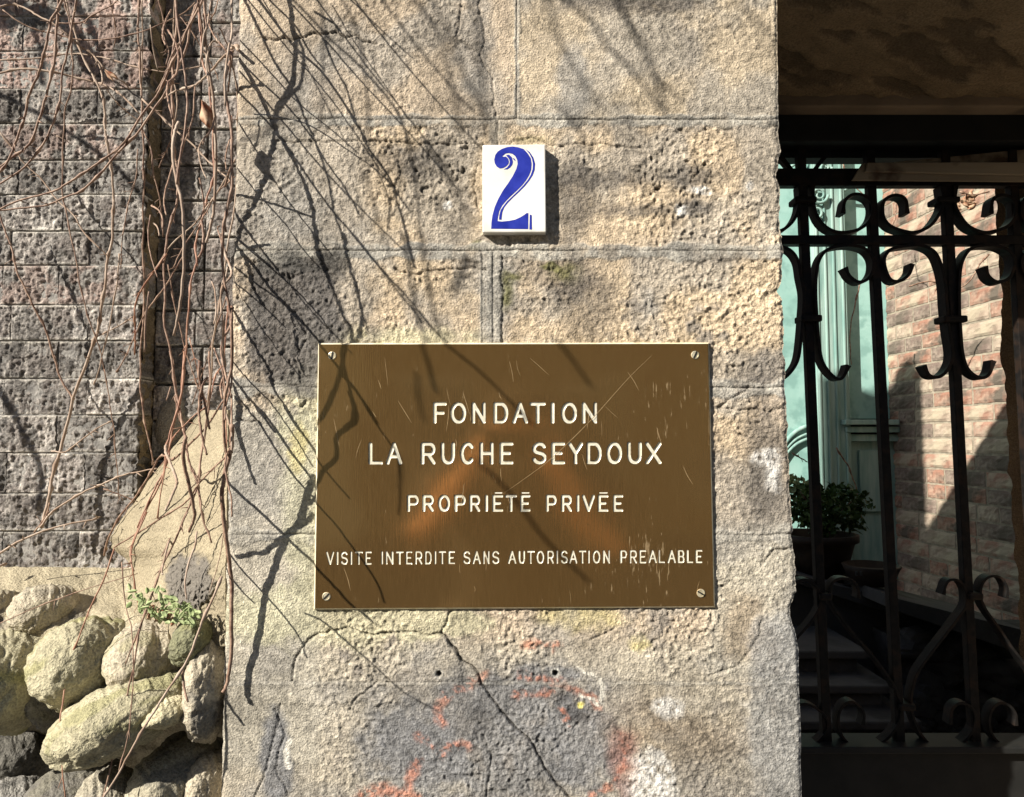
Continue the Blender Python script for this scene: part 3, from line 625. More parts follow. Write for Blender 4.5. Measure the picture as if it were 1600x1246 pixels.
rw = empty('recess_wall', (P(310, 400, YB).x, YB, 0), 'narrow recessed wall strip in the dark slot between brick wall and pier', 'wall')
xr0, xr1 = xe_wall+.002, PXL+.06
for r in range(len(rows)-3):
    z1, z0 = P(300, rows[r]+9, YB).z-.002, P(300, rows[r+1]+9, YB).z+.002
    mid = P(rng.choice((306, 318)), 500, YB).x
    for a, b in ((xr0, mid), (mid, xr1)):
        brick_obj(a+.002, b-.002, z0, z1, YB, rw, pink=.25 if r < 2 else .1, seed=r, crust=.7)
MB().box(xe_wall-.004, xl+.1, YB+.006, .44, 0, TOP).build('mortar', M['mortar'], rw)
# return of the left wall (its right end, plastered)
zz = np.linspace(TOP-.3, 1.0, 420); yy = np.linspace(YA+.002, YB+.004, 26); Yg, Zg = np.meshgrid(yy, zz)
hh = (fbm(Yg*1000, Zg*1000, 16, 4, 50)-.5)*.02
colr = np.ones(Yg.shape+(3,))*np.array([.2, .16, .11])*(.3+1.4*fbm(Yg*1000, Zg*1000, 30, 4, 51))[..., None]
link('wall_end', grid_mesh('wall_end', xe_wall+.001+hh, Yg, Zg, colr), M['rock'], lw)

# ------------------------------------------------------------------ sanded mortar buttress in the corner
def interp_rows(tab, t):
    ks = [r[0] for r in tab]; return [np.interp(t, ks, [r[j] for r in tab]) for j in range(1, len(tab[0]))]
#        py   left px  D_left  right px D_right
bt = [(641, 313, 1.225, 356, 1.12), (675, 286, 1.215, 356, 1.09), (705, 266, 1.20, 356, 1.06), (737, 243, 1.19, 356, 1.03), (778, 210, 1.185, 354, 1.0), (815, 182, 1.18, 354, .97),
      (838, 170, 1.175, 353, .955), (855, 172, 1.17, 353, .945), (872, 196, 1.15, 353, .935), (890, 210, 1.12, 352, .925), (930, 215, 1.06, 352, .915), (1010, 215, 1.03, 353, .91)]
t = np.linspace(641, 1010, 270); s_ = np.linspace(0, 1, 150); Tg, Sg = t[:, None].repeat(150, 1), s_[None, :].repeat(270, 0)
lp, dl, rp, dr = [a[:, None] for a in interp_rows(bt, t)]
lp = lp+(fbm(Tg[:, :1], Tg[:, :1]*0, 18, 3, 60)-.5)*8
pxg = lp+(rp-lp)*Sg; bulge = np.sin(Sg*math.pi)*.018 - .03*(1-Sg)**6
Dg = dl*(1-Sg)+dr*Sg - bulge
gx, gy = pxg, Tg
hh = (fbm(gx, gy, 5.5, 3, 61)-.5)*5+(fbm(gx, gy, 30, 3, 62)-.5)*5
# grey crusted stone set into its foot
dk = 1-sstep(.75, 1.05, np.hypot((gx-296)/38, (gy-910)/48)+(fbm(gx, gy, 14, 3, 63)-.5)*.6)
hh = hh+dk*(8-np.abs(fbm(gx, gy, 9, 3, 64)-.5)*22)
X, Z = PN(pxg, Tg, Dg-DP-hh/1000)
colb = np.ones(X.shape+(3,))*np.array([.36, .31, .225])*(.6+.44*fbm(gx, gy, 24, 4, 65))[..., None]
colb = lerp3(colb, (.14, .13, .125), dk*.85)
but = grid_mesh('plaster_buttress', X, Dg-DP-hh/1000, Z, np.clip(colb, .02, .9), skirt=.25)
tag(link('plaster_buttress', but, M['rock']), 'sloping sand-coloured mortar fillet wedged between brick wall and pier foot', 'buttress')
# pale lump of render behind it
def rock(cpx, cpy, D, rx, ry, rd, rot=0, colr=(.4, .37, .25), seed=0, rough=1., dirt=.5, parent=None, name='rock', lean=0, moss=.4, n=96, m=64, pw=2.2):
    u, v = np.meshgrid(np.linspace(0, 2*math.pi, n), np.linspace(1e-3, math.pi-1e-3, m))
    s = D/F
    def sp(c): return np.sign(c)*np.abs(c)**(2/pw)
    x = sp(np.cos(u)*np.sin(v)); z = sp(np.cos(v)); y = sp(np.sin(u)*np.sin(v))
    a = R(rot); lx, lz = x*rx*s, z*ry*s
    ly = y*rd
    nz1 = fbm(u*22+seed*7+(x*10), v*22+z*10, 9, 4, seed % 7)
    # seamless noise from the position instead of the parameters
    qx = lx*1000+ly*700+seed*53; qz = lz*1000-ly*600+seed*31; q2 = ly*1000+lx*300
    f1 = fbm(qx, qz, 55, 3, 70+seed % 4)+fbm(q2, qz, 55, 3, 75); f2 = fbm(qx, qz+q2*.4, 18, 4, 72); f3 = fbm(qx, qz+q2*.6, 6, 3, 73)
    disp = 1+((f1-1)*.26+(f2-.5)*.05*rough)*.9
    g = (f3-.5)*.0045*rough
    lx, ly, lz = lx*disp, ly*disp, lz*disp
    nn = np.sqrt(lx**2+ly**2+lz**2)+1e-6; lx += lx/nn*g; ly += ly/nn*g; lz += lz/nn*g
    wx = lx*math.cos(a)-lz*math.sin(a); wz = lx*math.sin(a)+lz*math.cos(a); wy = ly+lean*wz
    c = P(cpx, cpy, D-DP)
    X, Y, Z = c.x+wx, c.y+wy, c.z+wz
    cc = np.ones(X.shape+(3,))*np.array(colr)*(.7+.6*f2)[..., None]
    low = sstep(.48, .62, fbm(qx, qz, 38, 3, 77)); cc = lerp3(cc, (.27, .26, .13), low*moss)
    cr = sstep(.52, .66, fbm(qx+90, qz, 30, 4, 78)); cc = lerp3(cc, (.13, .125, .12), cr*dirt)
    me = grid_mesh(name, X[:, ::-1], Y[:, ::-1], Z[:, ::-1], np.clip(cc*(.85+.3*f3)[..., None], .02, .8))
    return link(name, me, M['rock'], parent)
o = rock(270, 662, 1.247, 24, 46, .012, -6, (.3, .27, .23), 3, .6, .2, name='plaster_lump', moss=0); tag(o, 'smooth pale lump of render half shaded behind the buttress top', 'plaster lump')
# rockwork
rk = empty('rockwork_plinth', tuple(P(170, 1100, .15)), 'rounded olive-cream rockwork plinth with deep hollows at the lower left', 'rockwork')
pxg, tt = np.meshgrid(np.linspace(-90, 356, 230), np.linspace(0, 1, 200))
pyg = np.interp(tt, [0, .35, .5, 1], [884, 960, 1010, 1330]); Dg = np.interp(tt, [0, .3, .42, .6, .72, 1], [1.20, 1.04, .995, 1.0, 1.1, 1.14])
pyg = pyg + np.interp(pxg, [-90, 230, 356], [0, 4, 14])*(1-tt)
hh = (fbm(pxg, pyg, 36, 4, 80)-.5)*34*sstep(0, .2, tt)+(fbm(pxg, pyg, 8, 3, 81)-.5)*4
Yg = Dg-DP-hh/1000; X, Z = PN(pxg, pyg, Yg)
cg = np.ones(X.shape+(3,))*np.array([.41, .36, .265])*(.6+.7*fbm(pxg, pyg, 20, 4, 82))[..., None]
cg = lerp3(cg, (.14, .13, .12), sstep(.55, .7, fbm(pxg, pyg, 40, 4, 83))*.7*sstep(.1, .3, tt))
link('ledge', grid_mesh('ledge', X, Yg, Z, np.clip(cg, .02, .8), skirt=.1), M['rock'], rk)
OL = (.38, .35, .25); CRM = (.41, .365, .29); GR = (.26, .25, .235)
for (x, y, D, rx, ry, rd, rot, c, sd, dirt, moss, pw) in [
    (50, 740, 1.0, 200, 215, .13, 8, OL, 1, .15, .75, 2.1), (195, 425, 1.04, 120, 95, .07, -12, CRM, 2, .4, .2, 2.0), (385, 650, .985, 185, 190, .10, 22, OL, 3, .1, .7, 2.1),
    (225, 790, 1.0, 50, 140, .06, 6, GR, 4, .3, .3, 2.0), (540, 885, .93, 300, 142, .11, 20, OL, 5, .08, .6, 2.05), (735, 870, .9, 112, 58, .05, 12, (.5, .45, .33), 6, .6, .2, 1.8),
    (650, 640, .985, 170, 145, .09, -30, CRM, 7, .2, .4, 2.0), (850, 560, .93, 82, 108, .05, -14, (.2, .2, .13), 8, .6, .4, 2.4), (905, 790, .92, 88, 210, .06, 2, CRM, 9, .7, .0, 2.0),
    (330, 1210, 1.0, 180, 100, .08, 5, (.17, .16, .145), 10, .6, .1, 2.0), (770, 1150, .96, 200, 150, .09, 35, (.36, .33, .26), 11, .6, .05, 1.9), (70, 1080, 1.08, 160, 120, .07, 0, (.12, .115, .105), 12, .8, .0, 2.2),
    (480, 1230, .94, 130, 80, .06, -20, (.36, .33, .27), 13, .5, .0, 2.0), (560, 480, 1.05, 130, 60, .05, -10, CRM, 14, .3, .15, 2.0), (900, 1190, .93, 80, 130, .05, 0, CRM, 15, .6, 0, 2.0),
    (-40, 430, 1.05, 90, 80, .07, 0, CRM, 16, .4, .2, 2.2), (40, 1250, 1.0, 140, 70, .06, 5, GR, 17, .6, 0, 2.0)]:
    rock(x/2.793, 800+y/2.793, D, rx/2.793, ry/2.793, rd*.8, rot, c, sd, 1.3, dirt, rk, 'rock', 0, moss, n=170, m=110, pw=pw)

# ------------------------------------------------------------------ vines
ZO = {'a': (0, 0, 2.967), 'b': (0, 400, 2.967), 'c': (0, 800, 2.793), 'd': (150, 560, 3.664), 'e': (220, 0, 4.156), 'f': (0, 0, 4.984), 'p': (360, 0, 2.966), 'q': (340, 370, 4.153), 'r': (340, 620, 3.663), 's': (800, 0, 2.967), 't': (600, 370, 4.984), 'u': (480, 520, 4.706), 'x': (0, 0, 1)}
def zp(z, pts): ox, oy, s = ZO[z]; return [(ox+x/s, oy+y/s) for x, y in pts]
def stem(parent, pts3, r0, r1, mt, name='stem', nodes=True, n=6, twigs=0, k=5):
    L = smoothline(pts3, k); m = len(L); mb = MB(); rad = []
    ph = rng.uniform(0, 9)
    out = []; acc = 0
    for i, p in enumerate(L):
        t = i/(m-1); r = r0+(r1-r0)*t
        if i: acc += (L[i]-L[i-1]).length
        nd = nodes and (acc+ph*.01) % .036 < .004
        if nd: r *= 1.75
        zig = (1 if int((acc+ph*.01)/.036) % 2 else -1)*r0*(.4 if nodes else 0)
        j = r0*.22
        out.append(p+Vector((rng.uniform(-j, j)+zig, rng.uniform(-j, j), rng.uniform(-j, j)+zig*.4))); rad.append(max(r, .0004))
    mb.tube(out, rad, n)
    for _ in range(twigs):
        i = rng.randrange(2, m-2); d = (L[i+1]-L[i-1]).normalized(); s = Vector((rng.uniform(-1, 1), rng.uniform(-.8, .2), rng.uniform(-1, .4))).normalized()
        p = L[i]; q = [p]
        for kk in range(2): q.append(q[-1]+(d*.6+s).normalized()*rng.uniform(.003, .009))
        mb.tube(q, [r0*.6, r0*.4, r0*.25], 5)
    return mb.build(name, mt, parent, smooth=True)
wallv = empty('clinging_vine', tuple(P(110, 900, .28)), 'leafless forked vine climbing close against the black brick wall', 'vine')
hangv = empty('hanging_vine', tuple(P(290, 300, .2)), 'tangle of thin leafless stems hanging down in front of the dark recess', 'vine')
archv = empty('arching_vine', tuple(P(100, 100, .1)), 'long reddish leafless runners arching across the top left brickwork', 'vine')
footv = empty('trailing_vine', tuple(P(240, 900, .05)), 'dry vine stems trailing over the mortar buttress and rockwork', 'vine')
pierv = empty('pier_vine', tuple(P(370, 80, 0)), 'cut woody vine hooked over the top left edge of the pier', 'vine')
def vine(parent, segs, w, D0, D1=None, mt='vine', tw=2, w1=None):
    pts = []
    for z, p in segs: pts += zp(z, p)
    D1 = D1 or D0; n = len(pts); out = []; ph = rng.uniform(0, 6)
    for i, (x, y) in enumerate(pts):
        D = D0+(D1-D0)*i/(n-1)+.008*math.sin(ph+i*.9); out.append(P(x, y, D-DP))
    w1 = w1 or w*.8
    return stem(parent, out, w*.5*D0/F*.8, w1*.5*D1/F*.8, M[mt], twigs=tw*3)
vine(archv, [('a', [(357, -30), (325, 180), (290, 340), (270, 500), (210, 650), (120, 770), (-20, 865)])], 4.3, 1.03, 1.06)
vine(archv, [('a', [(280, -40), (265, 60), (260, 200), (235, 370), (195, 500), (150, 650), (60, 730), (-20, 790)])], 5, 1.02, 1.05)
vine(archv, [('f', [(505, -30), (440, 90), (390, 170), (370, 320), (330, 460), (290, 600), (220, 770), (180, 950), (130, 1090), (40, 1290), (-40, 1380)])], 5, .99, 1.04)
vine(archv, [('a', [(288, -30), (300, 20), (320, 80), (330, 160), (332, 240), (340, 300), (325, 430), (300, 530), (290, 750), (290, 900), (320, 1050), (350, 1200)]), ('b', [(385, 200), (440, 370), (475, 480), (495, 600), (520, 750), (540, 950), (552, 1120)])], 3.4, 1.08, 1.16, w1=2)
vine(wallv, [('a', [(300, -20), (345, 150), (400, 300), (470, 430), (490, 600), (500, 700), (520, 800), (525, 950), (520, 1100), (500, 1200)]), ('b', [(490, 100), (470, 250), (445, 370), (400, 500), (340, 660), (300, 830), (250, 1000), (230, 1100), (195, 1260)])], 3.6, 1.12, 1.165, 'vine2', 4, 6)
vine(wallv, [('a', [(-10, 980), (40, 1110), (70, 1220)]), ('b', [(90, 100), (150, 220), (200, 320), (250, 460), (275, 560), (330, 645), (338, 670)])], 3.4, 1.15, 1.17, 'vine', 3, 4.2)
vine(wallv, [('a', [(-10, 600), (90, 730), (180, 820), (260, 920), (340, 1000), (400, 1090), (500, 1190)])], 3.5, 1.14, 1.16, 'vine2')
vine(archv, [('f', [(-20, 575), (150, 540), (300, 545), (450, 570), (560, 600), (700, 630), (780, 655), (900, 710), (980, 770), (1080, 890)])], 4.2, 1.13, 1.14, 'vine2')
vine(archv, [('f', [(-20, 470), (250, 460), (450, 430), (600, 420), (720, 435), (900, 475), (1080, 530), (1240, 555), (1300, 560), (1420, 545), (1580, 515)])], 3, 1.14, 1.12, 'vine2', w1=2)
vine(archv, [('f', [(-20, 60), (90, 35), (200, 70), (310, 130), (390, 170), (480, 240), (560, 300), (640, 370), (720, 430), (790, 560), (800, 640), (780, 665)])], 4, 1.11, 1.13, 'vine2', w1=3)
vine(archv, [('f', [(20, 80), (150, 170), (300, 240), (430, 265), (560, 300), (700, 315), (880, 300), (1100, 250), (1240, 195), (1370, 135), (1460, 80), (1520, 20)])], 2.6, 1.08, 1.12)
vine(archv, [('f', [(440, 182), (620, 180), (720, 120), (870, 40), (950, -30)])], 3, 1.09)
vine(archv, [('f', [(730, 440), (800, 520), (870, 590), (960, 640), (1010, 700)])], 3, 1.13, 1.16, 'vine2')
vine(archv, [('f', [(830, 700), (900, 790), (1000, 880), (1080, 940)])], 2.5, 1.14, 1.16, 'vine2')
vine(archv, [('f', [(850, -20), (880, 120), (905, 250), (890, 370)])], 2.2, 1.14, 1.16)
vine(archv, [('f', [(440, 1060), (500, 1090), (560, 1130)])], 2, 1.14, 1.16, 'vine2', 0)
vine(hangv, [('a', [(645, -20), (640, 120), (650, 300), (655, 450), (665, 700), (665, 900), (663, 1190)]), ('b', [(670, 200), (650, 500), (660, 700), (690, 850), (710, 970)])], 4.2, 1.1, 1.15, w1=2.8)
vine(hangv, [('f', [(1110, 0), (1105, 120), (1112, 400), (1100, 700), (1112, 900)])], 3, 1.1, 1.12, 'vine2')
vine(hangv, [('a', [(955, -30), (880, 120), (800, 290), (740, 420), (640, 560), (560, 680), (450, 760), (330, 840), (240, 890), (90, 930), (-20, 980)])], 4.6, 1.0, 1.04)
vine(hangv, [('a', [(930, -30), (890, 100), (850, 260), (770, 420), (650, 600), (530, 730), (400, 870), (290, 920), (200, 955), (-20, 978)])], 4.6, 1.01, 1.05)
vine(hangv, [('a', [(808, -20), (820, 80), (800, 300), (800, 500), (805, 700), (828, 830), (815, 950), (775, 1100), (762, 1220)]), ('b', [(765, 330), (800, 480), (815, 640), (830, 730), (850, 790), (870, 920), (915, 1050), (930, 1140), (945, 1240)])], 5, 1.1, 1.0, w1=3.6)
vine(hangv, [('e', [(112, -20), (145, 130), (145, 210), (180, 330), (160, 430)])], 3, 1.12, 1.14)
vine(hangv, [('e', [(225, -10), (210, 200), (222, 330), (205, 480), (235, 620), (222, 800)])], 3, 1.12, 1.14, 'vine2')
vine(hangv, [('a', [(918, 10), (925, 50), (935, 250), (970, 400), (985, 600), (990, 820), (960, 920), (930, 1040), (905, 1150), (910, 1220)]), ('b', [(880, 150), (870, 330), (850, 540), (830, 690), (790, 850), (770, 980), (700, 1110), (640, 1260)])], 4.4, 1.08, .98, 'vine3', w1=3.6)
vine(hangv, [('e', [(395, -20), (350, 60), (310, 170), (260, 260), (200, 370), (160, 480), (100, 600)])], 4, 1.05)
vine(hangv, [('e', [(400, 190), (440, 140), (480, 80), (505, 0), (512, -30)])], 3, 1.07)
vine(hangv, [('e', [(240, 90), (300, 170), (360, 250), (400, 320), (480, 460), (505, 520)])], 2.4, 1.1)
vine(hangv, [('a', [(660, 460), (800, 590), (900, 680), (1010, 790), (1080, 850)])], 4, 1.1, 1.06, 'vine2')
vine(hangv, [('a', [(660, 590), (700, 700), (715, 820), (745, 950), (755, 1100)])], 3, 1.12)
vine(hangv, [('a', [(905, 400), (890, 560), (850, 680), (820, 780)])], 3, 1.08)
vine(hangv, [('a', [(800, 640), (760, 720), (735, 780)])], 2.6, 1.1)
vine(hangv, [('a', [(1090, 740), (1040, 840), (960, 960), (900, 1040), (800, 1130), (720, 1246)])], 3.2, 1.02, 1.06, 'vine2')
vine(hangv, [('a', [(1090, 820), (1000, 900), (960, 980), (860, 1130), (800, 1246)])], 2.8, 1.04)
vine(hangv, [('b', [(775, -10), (680, 120), (625, 230), (628, 340), (622, 460)])], 3.6, 1.05, 1.1, 'vine3')
vine(hangv, [('b', [(850, 0), (780, 120), (700, 230), (660, 290), (600, 430), (540, 540)])], 3, 1.08, 1.12)
vine(hangv, [('b', [(1060, 230), (1042, 400), (1038, 600), (1050, 800), (1045, 970)])], 3.2, .96, .93, 'vine3', 0)
vine(hangv, [('b', [(1050, 190), (1000, 340), (960, 480), (890, 690)])], 2.6, 1.0, 1.05)
vine(hangv, [('b', [(780, 40), (800, 180), (850, 400), (900, 560), (950, 680)])], 2.6, 1.08, 1.1)
vine(hangv, [('b', [(880, 380), (930, 600), (960, 690)])], 2.2, 1.08, 1.1, 'vine3')
vine(wallv, [('b', [(190, 1260), (250, 1180), (380, 1100), (470, 1060), (560, 1020), (650, 1000), (730, 985)])], 4.6, 1.15, 1.14, 'vine2', w1=2.5)
vine(wallv, [('b', [(240, 905), (300, 910), (370, 860), (450, 800), (520, 765)])], 3, 1.16, 1.165, 'vine2')
vine(wallv, [('b', [(440, 380), (500, 350), (560, 320), (620, 280)])], 2.6, 1.15, 1.16, 'vine2')
vine(wallv, [('b', [(480, 1080), (560, 1110), (640, 1140)])], 2.4, 1.14)
vine(wallv, [('b', [(555, -10), (545, 100), (520, 260), (490, 400), (460, 520), (435, 600)])], 2.6, 1.13, 1.15, 'vine2')
vine(wallv, [('a', [(640, 690), (630, 820), (600, 930), (575, 1050), (558, 1246)])], 2.6, 1.12, 1.14)
vine(wallv, [('c', [(-20, 195), (100, 120), (250, 65), (400, 35), (440, 20)])], 4.6, 1.12, 1.15, 'vine2', w1=2.5)
vine(wallv, [('c', [(-20, 245), (30, 225)])], 4.6, 1.12, 1.15, 'vine2', 0)
vine(wallv, [('c', [(150, 90), (200, 20), (215, -40)])], 3.2, 1.14, 1.15)
vine(footv, [('d', [(800, 150), (740, 230), (640, 380), (560, 470), (440, 580), (400, 560), (360, 570), (300, 680), (220, 800), (120, 930), (70, 1040), (45, 1130)])], 4, .93, 1.12, 'vine', 1, 4)
vine(footv, [('d', [(425, -40), (460, 200), (490, 350), (510, 450), (530, 580), (580, 720), (610, 900), (660, 1060)])], 4, 1.02, .92)
vine(footv, [('d', [(510, -40), (480, 250), (420, 430), (400, 580), (380, 680), (300, 850), (230, 1000), (200, 1100), (215, 1220)])], 4, 1.02, .94, 'vine3')
vine(footv, [('d', [(650, -40), (650, 250), (620, 450), (600, 600), (578, 740), (500, 930), (430, 1090), (360, 1240)]), ('c', [(640, 430), (600, 560), (575, 720), (530, 900), (490, 1080), (445, 1260)])], 4, .97, .86, w1=3.2)
vine(footv, [('d', [(735, -40), (730, 200), (745, 400), (740, 620)])], 3, .93)
vine(footv, [('d', [(740, 570), (640, 660), (580, 730), (520, 820), (350, 930), (240, 1000), (100, 1085)])], 3.6, .9, 1.0)
vine(footv, [('d', [(730, 40), (680, 110), (640, 260), (560, 330), (480, 410), (440, 460), (400, 600), (350, 920)])], 3, .98, .95, 'vine3')
vine(footv, [('c', [(970, 280), (900, 440), (820, 640), (720, 800), (640, 920), (570, 1050), (480, 1200), (445, 1260)])], 5, .88, .82, 'vine2', 0)
vine(footv, [('c', [(500, 160), (450, 300), (370, 480), (300, 680), (270, 850), (262, 1000), (288, 1260)])], 3.2, .95, .86, 'vine3', 1)
vine(footv, [('c', [(820, 0), (750, 150), (680, 310), (640, 430), (545, 665)])], 3, .9, .88)
vine(footv, [('c', [(-20, 495), (200, 400), (400, 330), (600, 270)])], 2, .96, .98)
vine(footv, [('c', [(640, 0), (575, 170), (590, 330), (615, 440)])], 3, .96, .94, 'vine3')
vine(footv, [('c', [(530, 220), (550, 420), (580, 560), (570, 900), (520, 1130)])], 2.4, .9, .84)
vine(footv, [('c', [(980, 60), (965, 170), (930, 300), (915, 350)])], 2.4, .91, .9, 'vine2', 0)
# woody stub at the pier edge
vine(pierv, [('e', [(640, 330), (610, 300), (560, 350), (480, 430), (420, 500), (350, 555), (230, 590), (150, 640)])], 6.5, .875, 1.06, 'vine2', 1, 3)
vine(pierv, [('e', [(575, 360), (610, 480), (625, 620), (630, 900), (620, 1246)]), ('b', [(1045, 20), (1030, 150), (1000, 300), (985, 440), (975, 600), (955, 750), (930, 950), (912, 1050)])], 4, .87, .95, 'vine2', 2, 3.5)
vine(pierv, [('e', [(440, 110), (450, 190), (520, 290), (575, 360), (600, 330)])], 3, 1.0, .88)
# dry leaves
def leaf3(parent, px, py, D, w, h, rot, mt, name='dry_leaf', curl=.3, n=9):
    c = P(px, py, D-DP); s = D/F; mb = MB()
    for i in range(n):
        t = i/(n-1); wd = math.sin(math.pi*min(1, t*.94+.03))**.75*(1-.35*t)*w/2*(1+.15*math.sin(i*5.1))
        for j in range(5):
            u = (j-2)/2; x = u*wd; z = (.5-t)*h; y = curl*(abs(u)**1.5)*w*.5+.2*w*math.sin(t*3)
            a = R(rot); X = x*math.cos(a)-z*math.sin(a); Z = x*math.sin(a)+z*math.cos(a)
            mb.v.append((c.x+X*s, c.y+(y+.25*x)*s, c.z+Z*s))
    for i in range(n-1):
        for j in range(4): a = i*5+j; mb.f.append([a, a+5, a+6, a+1])
    o = mb.build(name, mt, parent, smooth=True); md = o.modifiers.new('thick', 'SOLIDIFY'); md.thickness = .0006
    return o
leaf3(hangv, 318, 176, .84, 27, 44, 12, M['dryleaf'], curl=.9)
leaf3(archv, 173, 115, 1.08, 9, 24, 55, M['dryleaf'], curl=.9)
leaf3(archv, 169, 118, 1.09, 7, 20, 40, M['dryleaf'], curl=.9)

# off-frame branches that throw the shadows seen on pier, plaque and brickwork
shadev = empty('overhanging_vine', (-1.2, -.45, EYE+1.1), 'loose curtain of bare stems beyond the left edge, shading the pier', 'vine')
SX, SZ = 1.45, 1.12
def shadow(z, pts, w, d0, frame_ok=True, plane=0.0, rs=1.0):
    pp = zp(z, pts); need = 0; ds = []
    B = [P(x, y, plane) for x, y in pp]
    tg0 = 361-(135 if w < 3.3 else 95)*rng.random()**1.5; pht = rng.uniform(0, 6)
    for ib, b in enumerate(B):
        tgt = min(362, tg0+9*math.sin(pht+ib*.8))
        def pxd(dd): return proj(b.x-SX*dd, plane-dd, b.z+SZ*dd)
        if frame_ok and d0 <= .2 and plane == 0:
            lo, hi = 0.0, .5
            for _ in range(30):
                mid = (lo+hi)/2
                if pxd(mid)[0] > tgt: lo = mid
                else: hi = mid
            ds.append(hi)
        else:
            dd = d0
            while dd < 2.0:
                cx, cy = pxd(dd) if plane-dd > -DP+.05 else (-1e4, 0)
                if cx < -12 or cy < -10: break
                dd += .005
            need = max(need, dd)
    if not ds: ds = [need]*len(B)
    out = [Vector((b.x-SX*d, b.y-d+plane*0, b.z+SZ*d)) for b, d in zip(B, ds)]
    # the stem runs on a little past the last visible bit so that it ends naturally
    r = w*.5*DP/F*rs
    stem(shadev, out, r, r*.8, M['vine' if len(shadev.children) % 3 else 'vine2'], twigs=0, nodes=False)
pS = [([(262, -60), (285, 70), (285, 130), (300, 200), (300, 300), (280, 400), (215, 500), (205, 600), (190, 720), (140, 880), (60, 1040), (20, 1130), (-10, 1200)], 5.5, .16),
 ([(300, 150), (340, 250), (325, 380), (270, 450), (215, 515)], 4, .2),
 ([(30, 260), (90, 350), (140, 450), (200, 580), (250, 670), (320, 800), (370, 930), (390, 1050), (405, 1170), (440, 1260), (470, 1330)], 5.5, .12),
 ([(40, 275), (120, 360), (250, 480), (350, 600), (450, 760), (530, 870), (600, 1000)], 3, .1),
 ([(30, 420), (110, 500), (200, 600), (290, 720), (400, 880), (500, 1010), (600, 1120), (700, 1246), (830, 1390), (970, 1560)], 3.4, .1),
 ([(50, -60), (70, 0), (130, 130), (200, 280), (290, 420), (360, 580), (410, 700), (460, 860), (480, 980), (520, 1100), (560, 1246), (590, 1380), (640, 1540)], 3.8, .16),
 ([(90, -60), (190, 80), (300, 220), (420, 330), (520, 470), (600, 600), (650, 700), (740, 830), (780, 960), (830, 1120), (860, 1246)], 4.2, .2),
 ([(140, -40), (180, 0), (300, 120), (360, 230), (430, 320)], 3, .12),
 ([(220, -60), (290, 0), (370, 80), (450, 170), (560, 270), (640, 350), (740, 470), (800, 570), (830, 680), (850, 800), (870, 920), (880, 1100)], 4, .22),
 ([(405, -60), (430, 120), (430, 300), (425, 450), (420, 600)], 3.2, .25),
 ([(490, -60), (570, 100), (610, 250), (630, 420), (640, 600), (630, 750)], 4, .3),
 ([(500, -60), (700, 140), (850, 275)], 2.4, .15),
 ([(660, -60), (800, 130), (900, 260), (1000, 380), (1060, 450), (1130, 520)], 3.4, .3),
 ([(780, -80), (920, 80), (970, 180), (1000, 280), (1020, 380), (1055, 480), (1060, 600)], 6, .5),
 ([(900, -60), (1000, 130), (1040, 250), (1090, 360), (1150, 480), (1180, 560)], 6, .6),
 ([(1110, -60), (1150, 150), (1165, 300), (1180, 500), (1200, 640)], 7, .6),
 ([(390, 55), (480, 110), (500, 150)], 4, .1),
 ([(20, 902), (150, 930), (260, 965), (395, 1012)], 3.6, .05),
 ([(140, 560), (125, 650), (105, 700)], 2, .055),
 ([(-10, 680), (120, 630), (200, 580), (300, 500)], 4, .35),
 ([(110, 530), (270, 550), (400, 600), (520, 680), (650, 770), (740, 850)], 2.4, .12),
 ([(430, 180), (480, 300), (540, 420), (590, 580), (640, 680), (700, 830), (740, 950), (730, 1060)], 3, .15),
 ([(0, 940), (60, 1050), (180, 1200), (250, 1300)], 3, .05), ([(0, 1080), (100, 1160), (200, 1246)], 2.4, .04),
 ([(620, 800), (660, 920), (690, 1040), (720, 1130), (760, 1246)], 3.4, .35),
 ([(900, 660), (990, 780), (1060, 920), (1130, 1040)], 5, .5)]
for pts, w_, d_ in pS: shadow('p', pts, w_, d_)
for x0, y0, x1, y1, w_ in ((372, -20, 640, 330, 2.6), (400, -20, 545, 230, 2.2), (372, 60, 560, 240, 2.4), (373, 110, 640, 400, 2.8), (430, -20, 720, 300, 2.6), (372, 190, 520, 400, 2.4), (480, -20, 690, 250, 2.8), (368, 260, 500, 420, 2.2), (366, 330, 560, 560, 2.6), (362, 430, 470, 590, 2.2), (540, -20, 760, 240, 2.8), (358, 560, 490, 730, 2.4), (520, 10, 640, 190, 2.0)):
    cx_, cy_ = (x0+x1)/2+rng.uniform(-12, 12), (y0+y1)/2+rng.uniform(-14, 14)
    shadow('x', [(x0, y0), ((x0+cx_)/2+rng.uniform(-4, 4), (y0+cy_)/2), (cx_, cy_), ((x1+cx_)/2, (y1+cy_)/2+rng.uniform(-4, 4)), (x1, y1)], w_, .1)
for pts, w_, d_ in [([(150, -60), (200, 130), (260, 260), (320, 360), (420, 500)], 6, .6), ([(200, -60), (280, 30), (390, 120), (440, 210), (520, 290), (600, 380), (680, 500)], 7, .65), ([(470, -60), (520, 70), (590, 180), (640, 300), (680, 400), (710, 545)], 8, .6),
    ([(1000, -60), (1120, 90), (1200, 160)], 6, .8), ([(700, 380), (800, 480)], 5, .6), ([(230, 500), (330, 640), (360, 700)], 6, .6)]: shadow('s', pts, w_, d_)
